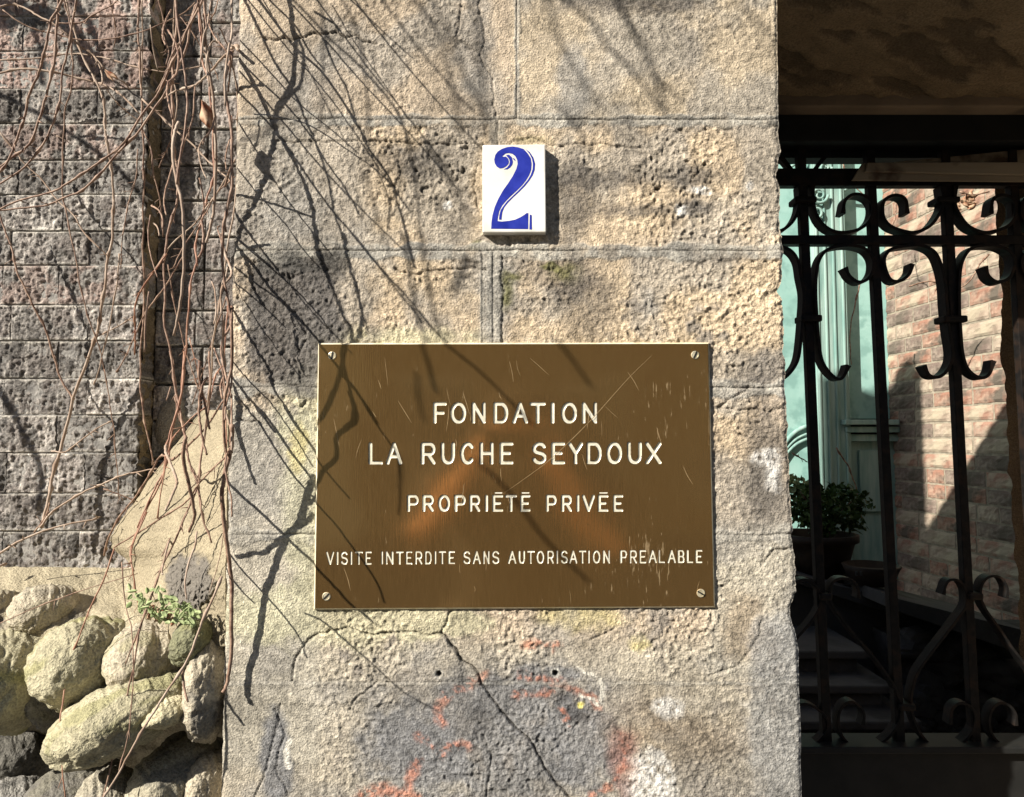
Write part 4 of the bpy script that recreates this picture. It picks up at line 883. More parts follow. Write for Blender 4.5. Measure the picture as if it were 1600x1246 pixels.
for pts, w_, d_ in [([(90, 20), (150, 90), (210, 160), (330, 320), (480, 480), (560, 570), (660, 680), (760, 800), (840, 900), (960, 1060), (1080, 1246)], 4.2, .08),
    ([(150, 90), (200, 190), (225, 330), (290, 440)], 4.5, .07), ([(105, 190), (230, 290), (330, 360), (420, 430), (500, 520), (555, 615)], 3, .06), ([(100, 290), (250, 410), (440, 590)], 2.4, .05),
    ([(90, 450), (200, 640), (270, 760), (330, 860), (360, 970), (430, 1090), (530, 1250), (640, 1400)], 4.2, .06), ([(130, 20), (400, 250), (560, 400), (700, 560), (730, 620)], 2.4, .12),
    ([(620, -30), (650, 80), (700, 220), (760, 370), (820, 520), (870, 640), (850, 850), (790, 1050), (720, 1190), (640, 1260)], 5, .15), ([(820, -20), (850, 160), (900, 330), (935, 480), (920, 620), (850, 760), (860, 880), (900, 1030), (920, 1200), (860, 1270)], 4.6, .16),
    ([(870, -20), (1010, 150), (1150, 330), (1246, 450), (1330, 560)], 3, .2), ([(820, 900), (950, 1050), (1060, 1230), (1180, 1400)], 2.6, .12),
    ([(90, 905), (200, 1040), (290, 1160), (370, 1270)], 3.6, .04), ([(100, 950), (140, 1060), (130, 1140), (120, 1240), (160, 1380)], 4.5, .05), ([(480, 500), (500, 640), (520, 780), (560, 900)], 2.4, .1),
    ([(210, 90), (260, 68), (350, 58)], 3.6, .03)]: shadow('q', pts, w_, d_)
for pts, w_, d_ in [([(110, 0), (130, 60), (115, 150), (140, 270), (180, 400), (215, 500)], 4.6, .05), ([(45, 480), (150, 580), (250, 665), (380, 790), (460, 870), (560, 960), (680, 1080), (800, 1210), (900, 1300)], 4.4, .06),
    ([(560, 460), (520, 540), (490, 650), (460, 740), (400, 800), (350, 920), (300, 1050), (265, 1180), (235, 1400), (190, 1560), (170, 1700), (185, 1760)], 7, .16), ([(550, 670), (500, 720), (440, 770), (380, 810), (300, 870), (270, 892), (200, 900), (110, 920)], 5.5, .15),
    ([(170, 0), (290, 130), (400, 290), (500, 420), (560, 510), (600, 640)], 3.8, .07), ([(130, 20), (250, 170), (350, 330), (450, 470), (560, 590), (700, 740), (790, 860), (880, 980), (950, 1090), (990, 1200)], 3, .09),
    ([(340, -20), (430, 140), (520, 260), (640, 430), (790, 605)], 3.2, .1), ([(40, 860), (140, 990), (260, 1120), (400, 1280), (480, 1400), (520, 1500)], 3, .05), ([(38, 975), (120, 1090), (215, 1185)], 2.6, .04), ([(60, 150), (75, 250)], 2.6, .03),
    ([(700, 0), (640, 130), (580, 190)], 5, .16), ([(790, 0), (830, 150), (720, 250), (715, 370), (640, 450), (575, 560), (520, 620)], 5, .17), ([(1070, 400), (1080, 560), (1070, 700)], 2.6, .2),
    ([(500, 1240), (620, 1300), (900, 1540), (1080, 1700), (1260, 1800)], 2.8, .12), ([(-5, 1640), (60, 1760), (150, 1880)], 4, .05)]: shadow('r', pts, w_, d_)
for pts, w_, d_ in [([(150, -20), (200, 200), (220, 400), (260, 620), (330, 820), (450, 1246)], 6, .35), ([(300, -20), (330, 250), (360, 450), (440, 760), (560, 900), (760, 1060), (950, 1240), (1200, 1500)], 5, .35), ([(650, 150), (600, 300), (530, 420)], 7, .4), ([(1380, 830), (1480, 960), (1650, 1200)], 6, .5), ([(0, 280), (100, 420), (230, 570), (400, 740)], 3.4, .3)]: shadow('t', pts, w_, d_)
for pts, w_, d_ in [([(850, 330), (860, 500), (900, 680)], 4, .4), ([(700, 900), (740, 1010), (720, 1180)], 3, .35), ([(1290, 980), (1480, 1150), (1640, 1350), (1800, 1560), (2100, 1850)], 6, .5)]: shadow('u', pts, w_, d_)
# leaf that shades the pier
b_ = P(405, 247, 0); dd = .0426; cpt = Vector((b_.x-SX*dd, -dd, b_.z+SZ*dd))
# a thick branch beyond the top left corner
for pts, w_ in (([(-120, 60), (0, 30), (60, 22), (110, 45), (150, 120)], 16), ([(-60, 0), (40, -20), (90, -40)], 14), ([(100, -40), (150, 60), (168, 130)], 7), ([(20, -30), (60, 60), (65, 130)], 5), ([(0, 150), (80, 190), (180, 260), (240, 330)], 5), ([(-40, 560), (20, 640), (60, 720), (70, 800)], 6)):
    shadow('x', pts, w_, .3, frame_ok=False, plane=YA, rs=2.4)

# ------------------------------------------------------------------ weed on the rockwork
weed = empty('green_weed', tuple(P(245, 960, 0)), 'small bright green weed rooted in a hollow of the rockwork', 'weed')
for i in range(80):
    t = rng.random(); x = 200+t*100+rng.uniform(-10, 10); y = 930+t*32+rng.uniform(-24, 26)*(1-abs(t-.5)*.8)
    leaf3(weed, x, y, .89+rng.uniform(-.02, .02), rng.uniform(5, 10), rng.uniform(8, 17), rng.uniform(-100, 100), M['leaf'], 'leaf', rng.uniform(-.3, .5), 6)
for i in range(9):
    leaf3(weed, 248+rng.uniform(-18, 22), 962+rng.uniform(-12, 10), .9, 12, 14, rng.uniform(0, 180), M['dryleaf'], 'dry_leaf', .6, 6)
for i in range(7):
    a = P(250, 975, .02); e = P(205+i*14, 935+i*5, .0)
    stem(weed, [a, (a+e)/2+Vector((0, -.01, .012)), e], .0009, .0006, M['leaf'], nodes=False)

# ------------------------------------------------------------------ gateway: lintel, transom, right jamb
lint = empty('gateway_lintel', (.75, .2, 0), 'dark plastered lintel roofing the gateway at the upper right', 'lintel')
H = EYE+.579*1.0
nx, ny = 160, 90
Xg, Yg = np.meshgrid(np.linspace(.30, 1.5, nx), np.linspace(.002, .30, ny))
hz = (fbm(Xg*1000, Yg*1000, 120, 4, 90)-.5)*.02+(fbm(Xg*1000, Yg*1400, 25, 4, 91)-.5)*.012
chip = sstep(.58, .62, fbm((Xg*.85+Yg*.9)*500, (Yg*.8-Xg*.45)*2300, 70, 5, 92)); hz += chip*.006
cs = np.ones(Xg.shape+(3,))*np.array([.27, .2, .125])*(.7+.6*fbm(Xg*1000, Yg*1000, 60, 4, 93))[..., None]
cs = lerp3(cs, (.09, .07, .05), chip*.6)
link('soffit', grid_mesh('soffit', Xg, Yg, H+.012+hz, cs), M['rock'], lint)
MB().box(.3, 1.5, .0, .40, H+.035, TOP).build('lintel_body', M['plaster'], lint)
MB().box(.3, 1.5, .302, .345, H-.004, H+.03).build('inner_strip', M['plaster'], lint, bevel=.003)
gate = empty('iron_gate', (.6, .352, .14), 'black wrought iron gate with paired scrolls and collars right of the pier', 'gate')
GY = .352
def gz(z, pts): return [P(x, y, GY) for x, y in zp(z, pts)]
ZO['g'] = (1200, 180, 2.8325); ZO['h'] = (1200, 850, 3.1475)
tb = [P(1200, 168, GY+.01).z, P(1200, 232, GY+.01).z]
MB().box(.30, 1.5, GY-.02, GY+.05, tb[1], tb[0]+.04).build('transom', M['steel'], gate, bevel=.002)
MB().box(.30, 1.5, GY+.02, GY+.05, P(1200, 240, GY).z, tb[1]).build('transom_lip', M['steel'], gate)
def rail(y0, y1, name='rail', dy=.011):
    MB().box(.30, 1.5, GY-dy, GY+dy, P(1250, y1, GY).z, P(1250, y0, GY).z).build(name, M['iron'], gate, bevel=.0012)
rail(266, 293, dy=.009); rail(370, 384, dy=.010)
MB().box(.30, 1.5, GY-.03, GY+.03, P(1250, 1179, GY-.03).z, P(1250, 1168, GY-.03).z).build('sill_rail', M['steel'], gate, bevel=.002)
MB().box(.30, 1.5, GY-.012, GY+.012, .16, P(1250, 1179, GY-.03).z-.001).build('kick_panel', M['steel'], gate)
def bar(pts, w=.0075):
    p = [P(x, y, GY) for x, y in pts]; p = [Vector(q) for q in p]; mb = MB()
    for a, b in zip(p[:-1], p[1:]):
        mb.hull8([(a.x-w, GY-w, a.z), (b.x-w, GY-w, b.z), (b.x+w, GY-w, b.z), (a.x+w, GY-w, a.z), (a.x-w, GY+w, a.z), (b.x-w, GY+w, b.z), (b.x+w, GY+w, b.z), (a.x+w, GY+w, a.z)])
    mb.build('bar', M['iron'], gate, bevel=.001)
bar([(1250, 236), (1291, 1172)]); bar([(1357, 236), (1405, 1172)]); bar([(1474, 236), (1523, 1172)]); bar([(1578, 236), (1630, 1172)]); bar([(1140, 236), (1175, 1172)])
MB().hull8([P(1215, 245, GY), P(1235, 268, GY), P(1243, 268, GY), P(1225, 245, GY)]+[Vector((v.x, GY+.012, v.z)) for v in (P(1215, 245, GY), P(1235, 268, GY), P(1243, 268, GY), P(1225, 245, GY))]).build('brace', M['iron'], gate)
MB().hull8([P(1290, 240, GY), P(1268, 268, GY), P(1275, 268, GY), P(1297, 240, GY)]+[Vector((v.x, GY+.012, v.z)) for v in (P(1290, 240, GY), P(1268, 268, GY), P(1275, 268, GY), P(1297, 240, GY))]).build('brace', M['iron'], gate)
def scroll(z, pts, th=.0055, wd=.024, dx=0, tip=1.6):
    L = smoothline([P(x+dx, y, GY) for x, y in zp(z, pts)], 7); mb = MB(); k = len(L)
    for i, p in enumerate(L):
        t = (L[min(i+1, k-1)]-L[max(i-1, 0)]).normalized(); nrm = Vector((t.z, 0, -t.x))
        e = min(i, k-1-i); h = th/2*(1+(tip-1)*max(0, 1-e/4))
        for sy, sn in ((-1, -1), (-1, 1), (1, 1), (1, -1)): mb.v.append(tuple(p+nrm*h*sn+Vector((0, sy*wd/2, 0))))
    for i in range(k-1):
        for j in range(4): j2 = (j+1) % 4; mb.f.append([i*4+j, i*4+j2, i*4+4+j2, i*4+4+j])
    mb.f.append([3, 2, 1, 0]); mb.f.append([(k-1)*4+j for j in range(4)])
    mb.build('scroll', M['iron'], gate, bevel=.0006)
def mir(pts, c): return [(2*c-x, y) for x, y in pts]
S1 = [(187, 320), (190, 380), (200, 440), (230, 490), (280, 522), (340, 526), (400, 508), (440, 470), (452, 420), (438, 382), (400, 362), (360, 362), (328, 390), (320, 445)]
scroll('g', S1); scroll('g', mir(S1, 160))
S2 = [(757, 320), (760, 400), (740, 450), (700, 500), (640, 526), (590, 522), (530, 500), (498, 460), (496, 400), (520, 372), (560, 364), (595, 385), (602, 445)]
scroll('g', S2); scroll('g', mir(S2, 786))
S3 = [(330, 680), (350, 720), (390, 745), (430, 730), (452, 690), (450, 640), (420, 602), (370, 586), (310, 586), (250, 604), (215, 650), (202, 720), (200, 800), (205, 900), (213, 1000), (225, 1080), (250, 1130), (290, 1168), (320, 1162), (345, 1110)]
scroll('g', S3); scroll('g', [(x-(0 if y < 800 else -12), y) for x, y in mir(S3, 168)])
S4 = [(625, 665), (610, 710), (570, 740), (530, 735), (507, 690), (502, 640), (530, 602), (590, 588), (660, 584), (720, 612), (750, 670), (768, 750), (775, 850), (785, 950), (800, 1060), (785, 1120), (745, 1160), (700, 1155), (675, 1110)]
S5 = [(945, 675), (960, 720), (1000, 745), (1050, 725), (1072, 670), (1060, 620), (1010, 590), (940, 584), (880, 600), (845, 650), (832, 720), (830, 850), (835, 950), (845, 1060), (870, 1130), (920, 1165), (960, 1150), (982, 1090)]
scroll('g', S4); scroll('g', S5); scroll('g', [(1240, 665), (1225, 710), (1185, 740), (1140, 735), (1110, 690), (1108, 640), (1140, 602), (1200, 588), (1280, 584)])
scroll('g', [(1210, 445), (1205, 385), (1170, 364), (1130, 372), (1106, 400), (1108, 460), (1140, 500), (1200, 522), (1300, 526)])
T1 = [(433, 262), (432, 225), (415, 188), (380, 168), (335, 168), (303, 192), (292, 240), (302, 290), (350, 360), (420, 450), (500, 540), (560, 620), (605, 690), (636, 765), (640, 830), (620, 890), (570, 950), (500, 995), (430, 997), (372, 960), (338, 900), (337, 830), (362, 782), (400, 768), (440, 792), (460, 830), (455, 882)]
T2 = [(848, 245), (860, 195), (885, 172), (930, 182), (958, 230), (957, 300), (910, 370), (850, 450), (780, 540), (720, 630), (694, 720), (690, 785), (702, 850), (740, 930), (800, 988), (870, 1000), (940, 968), (990, 910), (1003, 840), (980, 792), (930, 774), (890, 805), (882, 880)]
T3 = [(1156, 262), (1158, 210), (1130, 164), (1080, 155), (1043, 182), (1028, 240), (1050, 310), (1120, 410), (1180, 500), (1250, 590), (1310, 670), (1350, 760)]
T4 = [(1202, 885), (1200, 830), (1170, 788), (1120, 774), (1082, 812), (1072, 880), (1100, 950), (1170, 995), (1260, 1000), (1340, 930), (1360, 800)]
T5 = [(100, 240), (130, 185), (180, 172), (228, 208), (248, 270), (232, 330), (190, 390), (130, 460), (60, 560), (0, 650)]
T6 = [(90, 860), (110, 800), (170, 778), (230, 802), (278, 850), (280, 905), (240, 960), (170, 997), (90, 985), (0, 900)]
for T in (T1, T2, T3, T4, T5, T6): scroll('h', T, th=.0045, wd=.02)
def collar(z, cx, cy, w, h=16):
    a, b, c, d = gz(z, [(cx-w/2, cy-h/2), (cx-w/2, cy+h/2), (cx+w/2, cy+h/2), (cx+w/2, cy-h/2)])
    MB().box(a.x, c.x, GY-.017, GY+.017, b.z, a.z).build('collar', M['iron'], gate, bevel=.003)
collar('g', 153, 385, 98, 26); collar('g', 777, 385, 104, 26); collar('g', 178, 905, 94, 30); collar('g', 808, 908, 106, 30)
collar('h', 268, 252, 62, 34); collar('h', 997, 250, 70, 34); collar('h', 664, 790, 78, 34)
# channels lying behind the top rail
def slab(z, quad, y, th, name, m, parent):
    a = [P(px, py, y) for px, py in zp(z, quad)]
    return MB().hull8(a+[Vector((v.x, v.y+th, v.z)) for v in a]).build(name, m, parent, bevel=.0015)
ch = empty('weathered_channel', tuple(P(1480, 268, .33)), 'long tan weathered metal channel lying level across the gate top', 'metal channel')
slab('g', [(418, 212), (370, 290), (1180, 296), (1180, 268)], GY-.028, .004, 'flange', M['channel'], ch)
slab('g', [(440, 210), (430, 250), (1180, 266), (1180, 207)], GY-.036, .006, 'web', M['channel'], ch)
ch2 = slab('g', [(640, 200), (560, 207), (1180, 205), (1180, 146)], GY-.005, .01, 'sloping_slat', M['channel'], None); tag(ch2, 'tan slat sloping upward to the right above the weathered channel', 'slat')
jamb = empty('gateway_jamb', (1.0, .6, 0), 'brown plastered jamb closing the view at the right edge behind the gate', 'jamb')
zz = np.linspace(P(1580, 200, .55).z, P(1580, 1300, .55).z, 330); xx = np.linspace(P(1557, 300, .55).x, 1.35, 80)
Xg, Zg = np.meshgrid(xx, zz); ed = 1-sstep(0, .1, (Xg-xx[0])/(xx[-1]-xx[0]))
Xg2 = Xg+ed*(fbm(Zg*1000, Zg*0, 50, 4, 95)-.5)*.02+ed*.014*sstep(EYE+.1, EYE-.5, Zg)
hh = (fbm(Xg*1000, Zg*1000, 50, 4, 96)-.5)*.02
cj = np.ones(Xg.shape+(3,))*np.array([.17, .125, .08])*(.6+.8*fbm(Xg*1000, Zg*1000, 70, 4, 97))[..., None]
link('face', grid_mesh('face', Xg2, .55-hh, Zg, cj, skirt=.06, sdir=(1.2, 1, 0)), M['rock'], jamb)
MB().box(1.09, 1.5, .57, .64, 0, TOP).build('body', M['plaster'], jamb)
rp = MB().box(1.12, 2.6, .0, .40, 0, TOP).build('right_pier', M['plaster']); tag(rp, 'far side pier of the gateway beyond the right edge', 'pier')

# ------------------------------------------------------------------ courtyard: brick wall, turquoise front, plants, steps
A = Vector((.527*3.14, 3.14-DP, 0)); B = Vector((.6847*2.5, 2.5-DP, 0)); dirn = (B-A).normalized(); nrm = Vector((-dirn.y, dirn.x, 0)); nrm = nrm if nrm.x < 0 else -nrm
cb = empty('courtyard_brick_wall', tuple(A), 'sun-patched reddish brick wall running back inside the courtyard', 'wall')
Lw = 1.55; st = A-dirn*.12
ang = math.atan2(dirn.y, dirn.x)
def cbrick(me, u, z, mt):
    o = bpy.data.objects.new('brick', me); C.objects.link(o)
    o.parent = cb; p = st+dirn*u; o.location = (p.x-cb.location.x, p.y-cb.location.y, z); o.rotation_euler = (0, 0, ang)
    o.material_slots[0].link = 'OBJECT'; o.material_slots[0].material = mt; return o
vars_ = {}
sgn = -1 if (Matrix.Rotation(ang, 3, 'Z') @ Vector((0, 1, 0))).dot(nrm) < 0 else 1
for ln_ in ('s', 'h'):
    for k in range(5):
        Lb = .205 if ln_ == 's' else .098; nxb, nzb = (12, 6)
        bm = bmesh.new(); vs_ = []
        for j in range(nzb):
            for i in range(nxb):
                x = Lb*i/(nxb-1); z = .052*j/(nzb-1); e = min(i, nxb-1-i, j, nzb-1-j)
                y = sgn*(.004+(rng.random()*.004 if e > 0 else -.002))
                vs_.append(bm.verts.new((x+rng.uniform(-.0015, .0015), y, z+rng.uniform(-.0012, .0012))))
        for j in range(nzb-1):
            for i in range(nxb-1): bm.faces.new((vs_[j*nxb+i], vs_[j*nxb+i+1], vs_[(j+1)*nxb+i+1], vs_[(j+1)*nxb+i]))
        ed_ = [e for e in bm.edges if e.is_boundary]; ex = bmesh.ops.extrude_edge_only(bm, edges=ed_)
        for v in [g for g in ex['geom'] if isinstance(g, bmesh.types.BMVert)]: v.co.y = -sgn*.02
        bmesh.ops.recalc_face_normals(bm, faces=bm.faces)
        me = bpy.data.meshes.new('brick'); bm.to_mesh(me); bm.free(); me.materials.append(M['cbrick'][0]); vars_[(ln_, k)] = me
z = EYE-.95; r = 0
while z < EYE+1.12:
    u = -rng.choice((.0, .05, .1)) - (.0 if r % 2 else .105); k = 0
    while u < 1.05:
        s_h = 'h' if (k+r) % 3 == 0 else 's'; Lb = .098 if s_h == 'h' else .205
        if u+Lb > 0: cbrick(vars_[(s_h, rng.randrange(5))], u, z, rng.choice(M['cbrick']))
        u += Lb+.009; k += 1
    z += .0605; r += 1
q0 = st-dirn*.3; q1 = st+dirn*Lw
MB().hull8([(q0.x, q0.y, EYE+6), (q0.x, q0.y, 0), (q1.x, q1.y, 0), (q1.x, q1.y, EYE+6)]+[(p.x-nrm.x*.25, p.y-nrm.y*.25, zz_) for p, zz_ in ((q0, EYE+6), (q0, 0), (q1, 0), (q1, EYE+6))]).build('mortar', M['cmortar'], cb)
# turquoise carved front
tf = empty('turquoise_front', tuple(P(1300, 600, 2.25)), 'turquoise painted carved wooden housefront standing behind the gate', 'housefront')
FY = 2.2
def fr(x0, x1, y0, y1, y=FY, th=.03, nm='panel', m='teal', bev=.003):
    xa, xb = P(x0, 480, y).x, P(x1, 480, y).x; return MB().box(xa, xb, y, y+th, P(x0, y1, y).z, P(x1, y0, y).z).build(nm, M[m], tf, bevel=bev)
fr(1120, 1278, -60, 905, FY, .05, 'panel'); fr(1320, 1386, -60, 655, FY+.02, .05, 'panel')
fr(1274, 1324, -60, 800, FY-.035, .06, 'pilaster', 'teal2')
for x in (1277, 1290, 1303, 1317): fr(x, x+4, -60, 790, FY-.041, .02, 'moulding', 'teal2', .004)
fr(1316, 1400, 656, 664, FY-.07, .12, 'cornice', 'teal2'); fr(1318, 1400, 667, 676, FY-.05, .1, 'cornice', 'teal2'); fr(1322, 1400, 679, 690, FY-.03, .08, 'cornice', 'teal2')
fr(1322, 1400, 690, 905, FY, .05, 'lower_panel', 'teal2'); fr(1336, 1374, 704, 800, FY-.012, .02, 'lower_panel', 'teal2')
fr(1278, 1322, 790, 905, FY-.02, .05, 'plinth', 'teal2')
for rr, th in ((0, 7), (12, 4), (20, 5)):   # arched head of the lower panel
    pts = [P(1290-rr*.2+0*a, 0, FY) for a in (0,)]
    L = [P(x, y+rr, FY-.012) for x, y in ((1205, 720), (1222, 700), (1232, 686), (1245, 674), (1262, 666), (1278, 662))]
    MB().tube(smoothline(L, 5), th*.5*3.1/F, 8).build('arch_moulding', M['teal2'], tf, smooth=True)
# carved volute and leaves at the head of the pilaster
def vol(cx, cy, r0, turns, s=1):
    pts = []
    for i in range(28):
        a = i/27*turns*2*math.pi; r = r0*(1-.8*i/27); pts.append(P(cx+s*r*math.cos(a), cy+r*math.sin(a), FY-.05))
    MB().tube(pts, [2.6*3.1/F*(1-.5*i/27) for i in range(28)], 8).build('carved_volute', M['teal2'], tf, smooth=True)
vol(1280, 305, 14, 1.6); vol(1276, 332, 11, 1.4, -1); vol(1290, 262, 10, 1.4)
for (xa, ya, xb, yb) in ((1262, 300, 1290, 285), (1268, 345, 1288, 322), (1225, 262, 1262, 243), (1222, 270, 1262, 251), (1316, 300, 1345, 288)):
    MB().tube(smoothline([P(xa, ya, FY-.02), P((xa+xb)/2, (ya+yb)/2-3, FY-.04), P(xb, yb, FY-.02)], 6), .006, 6).build('carved_rib', M['teal2'], tf, smooth=True)
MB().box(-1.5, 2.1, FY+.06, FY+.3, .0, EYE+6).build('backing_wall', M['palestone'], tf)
# wires and a dry creeper hanging in front of it
wr = empty('courtyard_creeper', tuple(P(1330, 750, 1.6)), 'thin dry creeper stems dangling before the turquoise front', 'creeper')
for pts, D in (([(1306, 700), (1320, 720), (1330, 740), (1338, 765), (1345, 800), (1348, 815)], 2.5), ([(1312, 226), (1316, 250), (1320, 268), (1330, 285), (1362, 318)], 2.6), ([(1398, 300), (1400, 330), (1395, 350), (1390, 352)], 2.6),
    ([(1345, 440), (1335, 480), (1328, 520), (1330, 570)], 2.7), ([(1238, 708), (1250, 716), (1262, 722)], 2.6), ([(1545, 398), (1530, 415), (1515, 440), (1500, 450)], 2.2), ([(1420, 448), (1450, 440), (1480, 446)], 2.4), ([(1500, 300), (1520, 305), (1545, 300)], 2.2)):
    stem(wr, [P(x, y, D-DP) for x, y in pts], .0028, .0018, M['vine'], twigs=2)
for i in range(9): leaf3(wr, 1510+rng.uniform(-14, 14), 312+rng.uniform(-12, 14), 2.2, 14, 18, rng.uniform(0, 180), M['dryleaf'], 'dry_leaf', .6, 6)
# potted shrub
sh = empty('potted_shrub', tuple(P(1290, 860, 1.15)), 'dark leafy shrub in a round pot behind the first gate bar', 'shrub')
def foliage(name, c, rad, n, size, parent, m, seed=1):
    rg = random.Random(seed); mb = MB()
    for i in range(n):
        while True:
            v = Vector((rg.uniform(-1, 1), rg.uniform(-1, 1), rg.uniform(-1, 1)))
            if .25 < v.length < 1+.25*math.sin(7*v.x+5*v.z): break
        p = Vector((c[0]+v.x*rad[0], c[1]+v.y*rad[1], c[2]+v.z*rad[2])); a = Vector((rg.uniform(-1, 1), rg.uniform(-1, 1), rg.uniform(-.3, 1))).normalized(); b = a.orthogonal().normalized()
        b = Matrix.Rotation(rg.uniform(0, 6.28), 3, a) @ b; s = size*rg.uniform(.6, 1.3); k = len(mb.v); s2 = a.cross(b)*s*.32
        mb.v += [tuple(p), tuple(p+b*s*.5+s2+a*s*.1), tuple(p+b*s), tuple(p+b*s*.5-s2+a*s*.1)]; mb.f.append([k, k+1, k+2, k+3])
    o = mb.build(name, m, parent); o['kind'] = 'stuff'; return o
c = P(1286, 796, 1.25); foliage('foliage', c, (.125, .1, .07), 1300, .022, sh, M['darkleaf'], 3)
c2 = P(1240, 765, 1.3); foliage('foliage', c2, (.05, .05, .04), 200, .022, sh, M['leaf'], 4)  # paler leaf colour stands in for sunlight on the shrub tips
for i in range(9):
    e = P(1288+rng.uniform(-50, 50), 770+rng.uniform(-20, 20), 1.25); stem(sh, [P(1285, 860, 1.25), (P(1285, 830, 1.25)+e)/2, e], .004, .002, M['vine'], nodes=False)
def lathe(name, c, prof, m, parent, n=28):
    mb = MB(); k = len(prof)
    for r_, z_ in prof:
        for j in range(n): a = 2*math.pi*j/n; mb.v.append((c.x+r_*math.cos(a), c.y+r_*math.sin(a), c.z+z_))
    for q in range(k-1):
        for j in range(n): j2 = (j+1) % n; mb.f.append([q*n+j, q*n+j2, (q+1)*n+j2, (q+1)*n+j])
    return mb.build(name, m, parent, smooth=True)
cpt2 = P(1275, 905, 1.25)
lathe('pot', cpt2, [(.001, .0), (.08, 0), (.1, .08), (.108, .11), (.12, .115), (.12, .135), (.105, .135), (.095, .1), (.001, .1)], M['pot'], sh)
lathe('saucer', cpt2+Vector((0, 0, -.012)), [(.001, 0), (.12, 0), (.135, .02), (.125, .02), (.11, .008), (.001, .008)], M['pot'], sh)
sp = empty('small_flowerpot', tuple(P(1350, 900, 1.1)), 'small dark flowerpot with a pale mark on the low white wall', 'flowerpot')
cp3 = P(1362, 912, 1.1); lathe('pot', cp3, [(.001, 0), (.055, 0), (.068, .035), (.076, .05), (.07, .053), (.06, .03), (.001, .03)], M['pot'], sp)
for dx_ in (0, 7): slab('x', [(1337+dx_, 893), (1337+dx_, 900), (1341+dx_, 900), (1341+dx_, 893)], 1.1-.072, .003, 'pale_mark', M['palestone'], sp)
# low wall, sloping coping, steps, rubble
lwl = empty('stair_parapet', tuple(P(1400, 1050, 1.0)), 'grey limewashed stair parapet with sloping coping low behind the gate', 'parapet')
def slabq(pts, y, th, nm, m, par, bev=.004): return slab('x', pts, y, th, nm, M[m], par)
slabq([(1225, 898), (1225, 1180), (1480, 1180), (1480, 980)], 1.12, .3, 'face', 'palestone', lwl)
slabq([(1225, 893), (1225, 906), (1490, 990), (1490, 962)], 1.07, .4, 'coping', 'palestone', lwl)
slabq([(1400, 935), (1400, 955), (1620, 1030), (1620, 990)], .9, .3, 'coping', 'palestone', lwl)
ru = empty('rubble_wall', tuple(P(1500, 1100, .95)), 'low rubble stone wall in deep shade under the courtyard brickwork', 'wall')
MB().box(P(1400, 1000, 1.0).x, 1.6, 1.02, 1.2, .14, P(1400, 965, 1.02).z-.05).build('mortar', M['darkstone'], ru)
for i in range(60):
    x = 1412+rng.random()*190; y0 = 965+(x-1400)*.28
    y = y0+rng.random()*(1190-y0)
    c = P(x, y, 1.0); rx, rz = rng.uniform(.03, .06), rng.uniform(.018, .035)
    bm = bmesh.new(); bmesh.ops.create_icosphere(bm, subdivisions=2, radius=1)
    for v in bm.verts: v.co = Vector((v.co.x*rx, v.co.y*.035, v.co.z*rz))*rng.uniform(.85, 1.1)+c
    me = bpy.data.meshes.new('stone'); bm.to_mesh(me); bm.free(); link('stone', me, M['darkstone'], ru)
stp = empty('courtyard_steps', tuple(P(1300, 1100, .9)), 'dark stone steps at lower right seen between the gate bars', 'steps')
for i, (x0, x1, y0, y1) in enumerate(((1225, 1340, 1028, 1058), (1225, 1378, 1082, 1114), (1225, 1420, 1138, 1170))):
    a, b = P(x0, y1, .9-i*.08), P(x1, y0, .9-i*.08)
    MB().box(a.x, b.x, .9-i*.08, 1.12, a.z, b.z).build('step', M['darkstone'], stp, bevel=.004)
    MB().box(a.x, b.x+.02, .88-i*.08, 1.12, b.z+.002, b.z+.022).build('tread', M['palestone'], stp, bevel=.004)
# unseen pillar added on the wall top, shaped to shade part of the court
wp = empty('added_shade_pillar', (-1.2, .25, TOP), 'unseen capped pillar added on the garden wall to shade the court', 'shade blocker')
MB().box(-1.317, -.94, .20, .34, TOP+.001, TOP+.93).build('shaft', M['plaster'], wp)
for k in range(3):
    c = Vector((-1.26+k*.13, .27, TOP+.93)); bm = bmesh.new(); bmesh.ops.create_uvsphere(bm, u_segments=16, v_segments=8, radius=.068)
    for v in bm.verts: v.co += c
    me = bpy.data.meshes.new('scallop'); bm.to_mesh(me); bm.free(); link('scallop', me, M['plaster'], wp)
MB().box(-2.6, 1.5, -.02, .45, TOP+.0005, TOP+.0008).build('coping_bed', M['mortar'], wp)

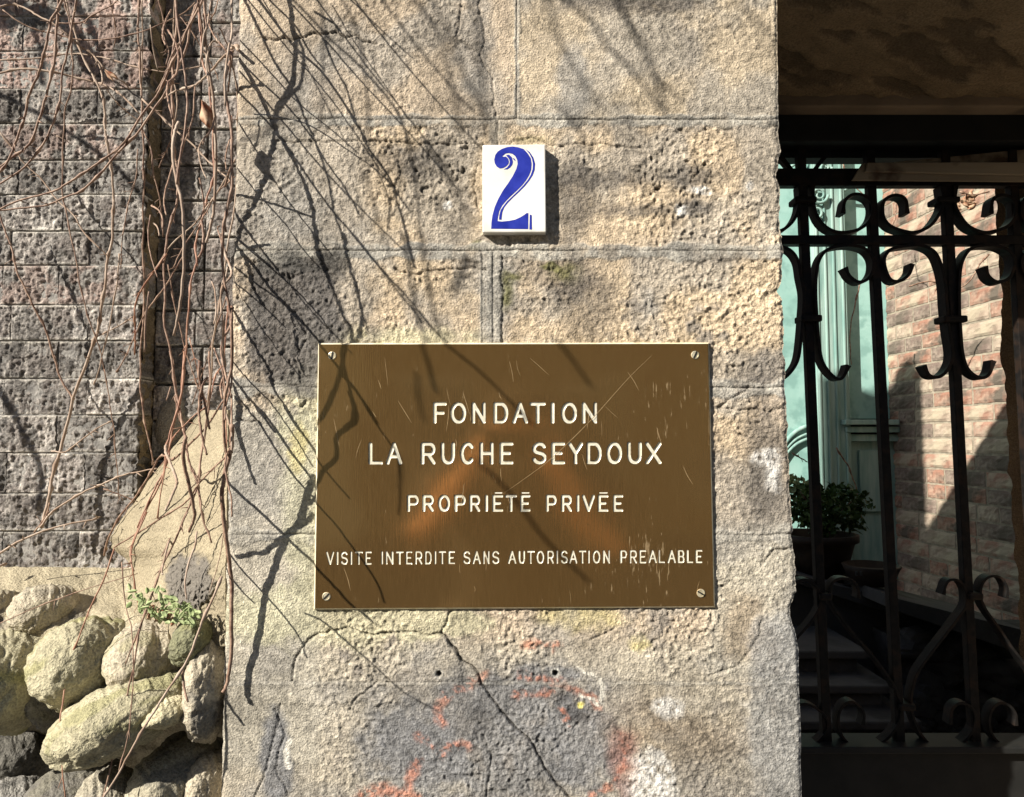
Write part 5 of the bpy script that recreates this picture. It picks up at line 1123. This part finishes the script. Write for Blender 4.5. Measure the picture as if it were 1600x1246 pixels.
# ------------------------------------------------------------------ the photographer, mirrored in the brass
def person():
    root = empty('person', (.02, -1.42, .12), 'photographer in dark jacket raising both bare forearms, mirrored faintly in brass', 'person')
    J = {'pel': (.02, -1.42, 1.0), 'sp': (.02, -1.42, 1.18), 'ch': (.02, -1.41, 1.36), 'nk': (.02, -1.41, 1.5), 'hd': (.02, -1.40, 1.6), 'tp': (.02, -1.39, 1.70),
         'sl': (-.19, -1.40, 1.44), 'el': (-.30, -1.18, 1.25), 'wl': (-.10, -.96, 1.47), 'hl': (-.085, -.93, 1.53),
         'sr': (.23, -1.40, 1.44), 'er': (.30, -1.18, 1.22), 'wr': (.12, -.96, 1.46), 'hr': (.09, -.93, 1.53),
         'hipl': (-.09, -1.42, .95), 'kl': (-.1, -1.40, .55), 'al': (-.11, -1.43, .19), 'fl': (-.12, -1.30, .15), 'hipr': (.13, -1.42, .95), 'kr': (.14, -1.40, .55), 'ar': (.15, -1.43, .19), 'fr': (.16, -1.30, .15)}
    E = [('pel', 'sp'), ('sp', 'ch'), ('ch', 'nk'), ('nk', 'hd'), ('hd', 'tp'), ('ch', 'sl'), ('sl', 'el'), ('el', 'wl'), ('wl', 'hl'), ('ch', 'sr'), ('sr', 'er'), ('er', 'wr'), ('wr', 'hr'), ('pel', 'hipl'), ('hipl', 'kl'), ('kl', 'al'), ('al', 'fl'), ('pel', 'hipr'), ('hipr', 'kr'), ('kr', 'ar'), ('ar', 'fr')]
    Rd = dict(pel=.15, sp=.14, ch=.15, nk=.055, hd=.085, tp=.07, sl=.065, el=.042, wl=.028, hl=.035, sr=.065, er=.042, wr=.028, hr=.035, hipl=.09, kl=.06, al=.04, fl=.035, hipr=.09, kr=.06, ar=.04, fr=.035)
    ks = list(J); vs_ = [J[k] for k in ks]; ed = [(ks.index(a), ks.index(b)) for a, b in E]; rad = [Rd[k] for k in ks]
    # fingers wrapped round the phone
    for s, hk in ((-1, 'hl'), (1, 'hr')):
        h = Vector(J[hk])
        for f in range(4):
            b = len(vs_); z = h.z+.028-f*.017; vs_ += [(h.x+s*.004, -.925, z), (s*.083, -.903, z+.002), (s*.078, -.893, z+.002), (s*.066, -.8905, z+.001)]; rad += [.009, .0085, .0078, .007]
            ed += [(ks.index(hk), b), (b, b+1), (b+1, b+2), (b+2, b+3)]
        b = len(vs_); vs_ += [(h.x-s*.005, -.935, h.z-.01), (s*.06, -.925, h.z+.005), (s*.045, -.915, h.z+.012)]; rad += [.011, .0095, .0085]; ed += [(ks.index(hk), b), (b, b+1), (b+1, b+2)]
    me = bpy.data.meshes.new('body'); me.from_pydata(vs_, ed, []); o = link('body', me, M['skin'], root)
    md = o.modifiers.new('skin', 'SKIN'); 
    for i, r_ in enumerate(rad): me.skin_vertices[0].data[i].radius = (r_, r_)
    me.skin_vertices[0].data[0].use_root = True
    md2 = o.modifiers.new('sub', 'SUBSURF'); md2.levels = 1; md2.render_levels = 1
    mb = MB()
    mb.tube([(.02, -1.42, .88), (.02, -1.42, 1.1), (.02, -1.415, 1.3), (.02, -1.41, 1.46), (.02, -1.41, 1.53)], [.185, .17, .2, .17, .07], 20)
    for s, a, b in ((-1, 'sl', 'el'), (1, 'sr', 'er')):
        A_, B_ = Vector(J[a]), Vector(J[b]); mb.tube([A_-Vector((s*.03, 0, 0)), A_*.5+B_*.5, B_+(B_-A_)*.05], [.095, .075, .06], 14)
    mb.build('jacket', M['jacket'], root, smooth=True)
    mb = MB()
    for a, b, c in (('hipl', 'kl', 'al'), ('hipr', 'kr', 'ar')): mb.tube([Vector(J[a])+Vector((0, 0, .05)), J[b], J[c]], [.12, .085, .065], 14)
    mb.build('trousers', M['jacket'], root, smooth=True)
    bm = bmesh.new(); bmesh.ops.create_uvsphere(bm, u_segments=20, v_segments=12, radius=1)
    for v in bm.verts: v.co = Vector((v.co.x*.088+.02, v.co.y*.10-1.415, v.co.z*.075+1.655))
    me = bpy.data.meshes.new('hair'); bm.to_mesh(me); bm.free(); link('hair', me, M['jacket'], root)
    ph = MB().box(-.076, .076, -.906, -.8975, 1.512, 1.588).build('mobile_phone', M['phone']); tag(ph, 'black phone held level in the photographer\'s two hands', 'phone')
person()
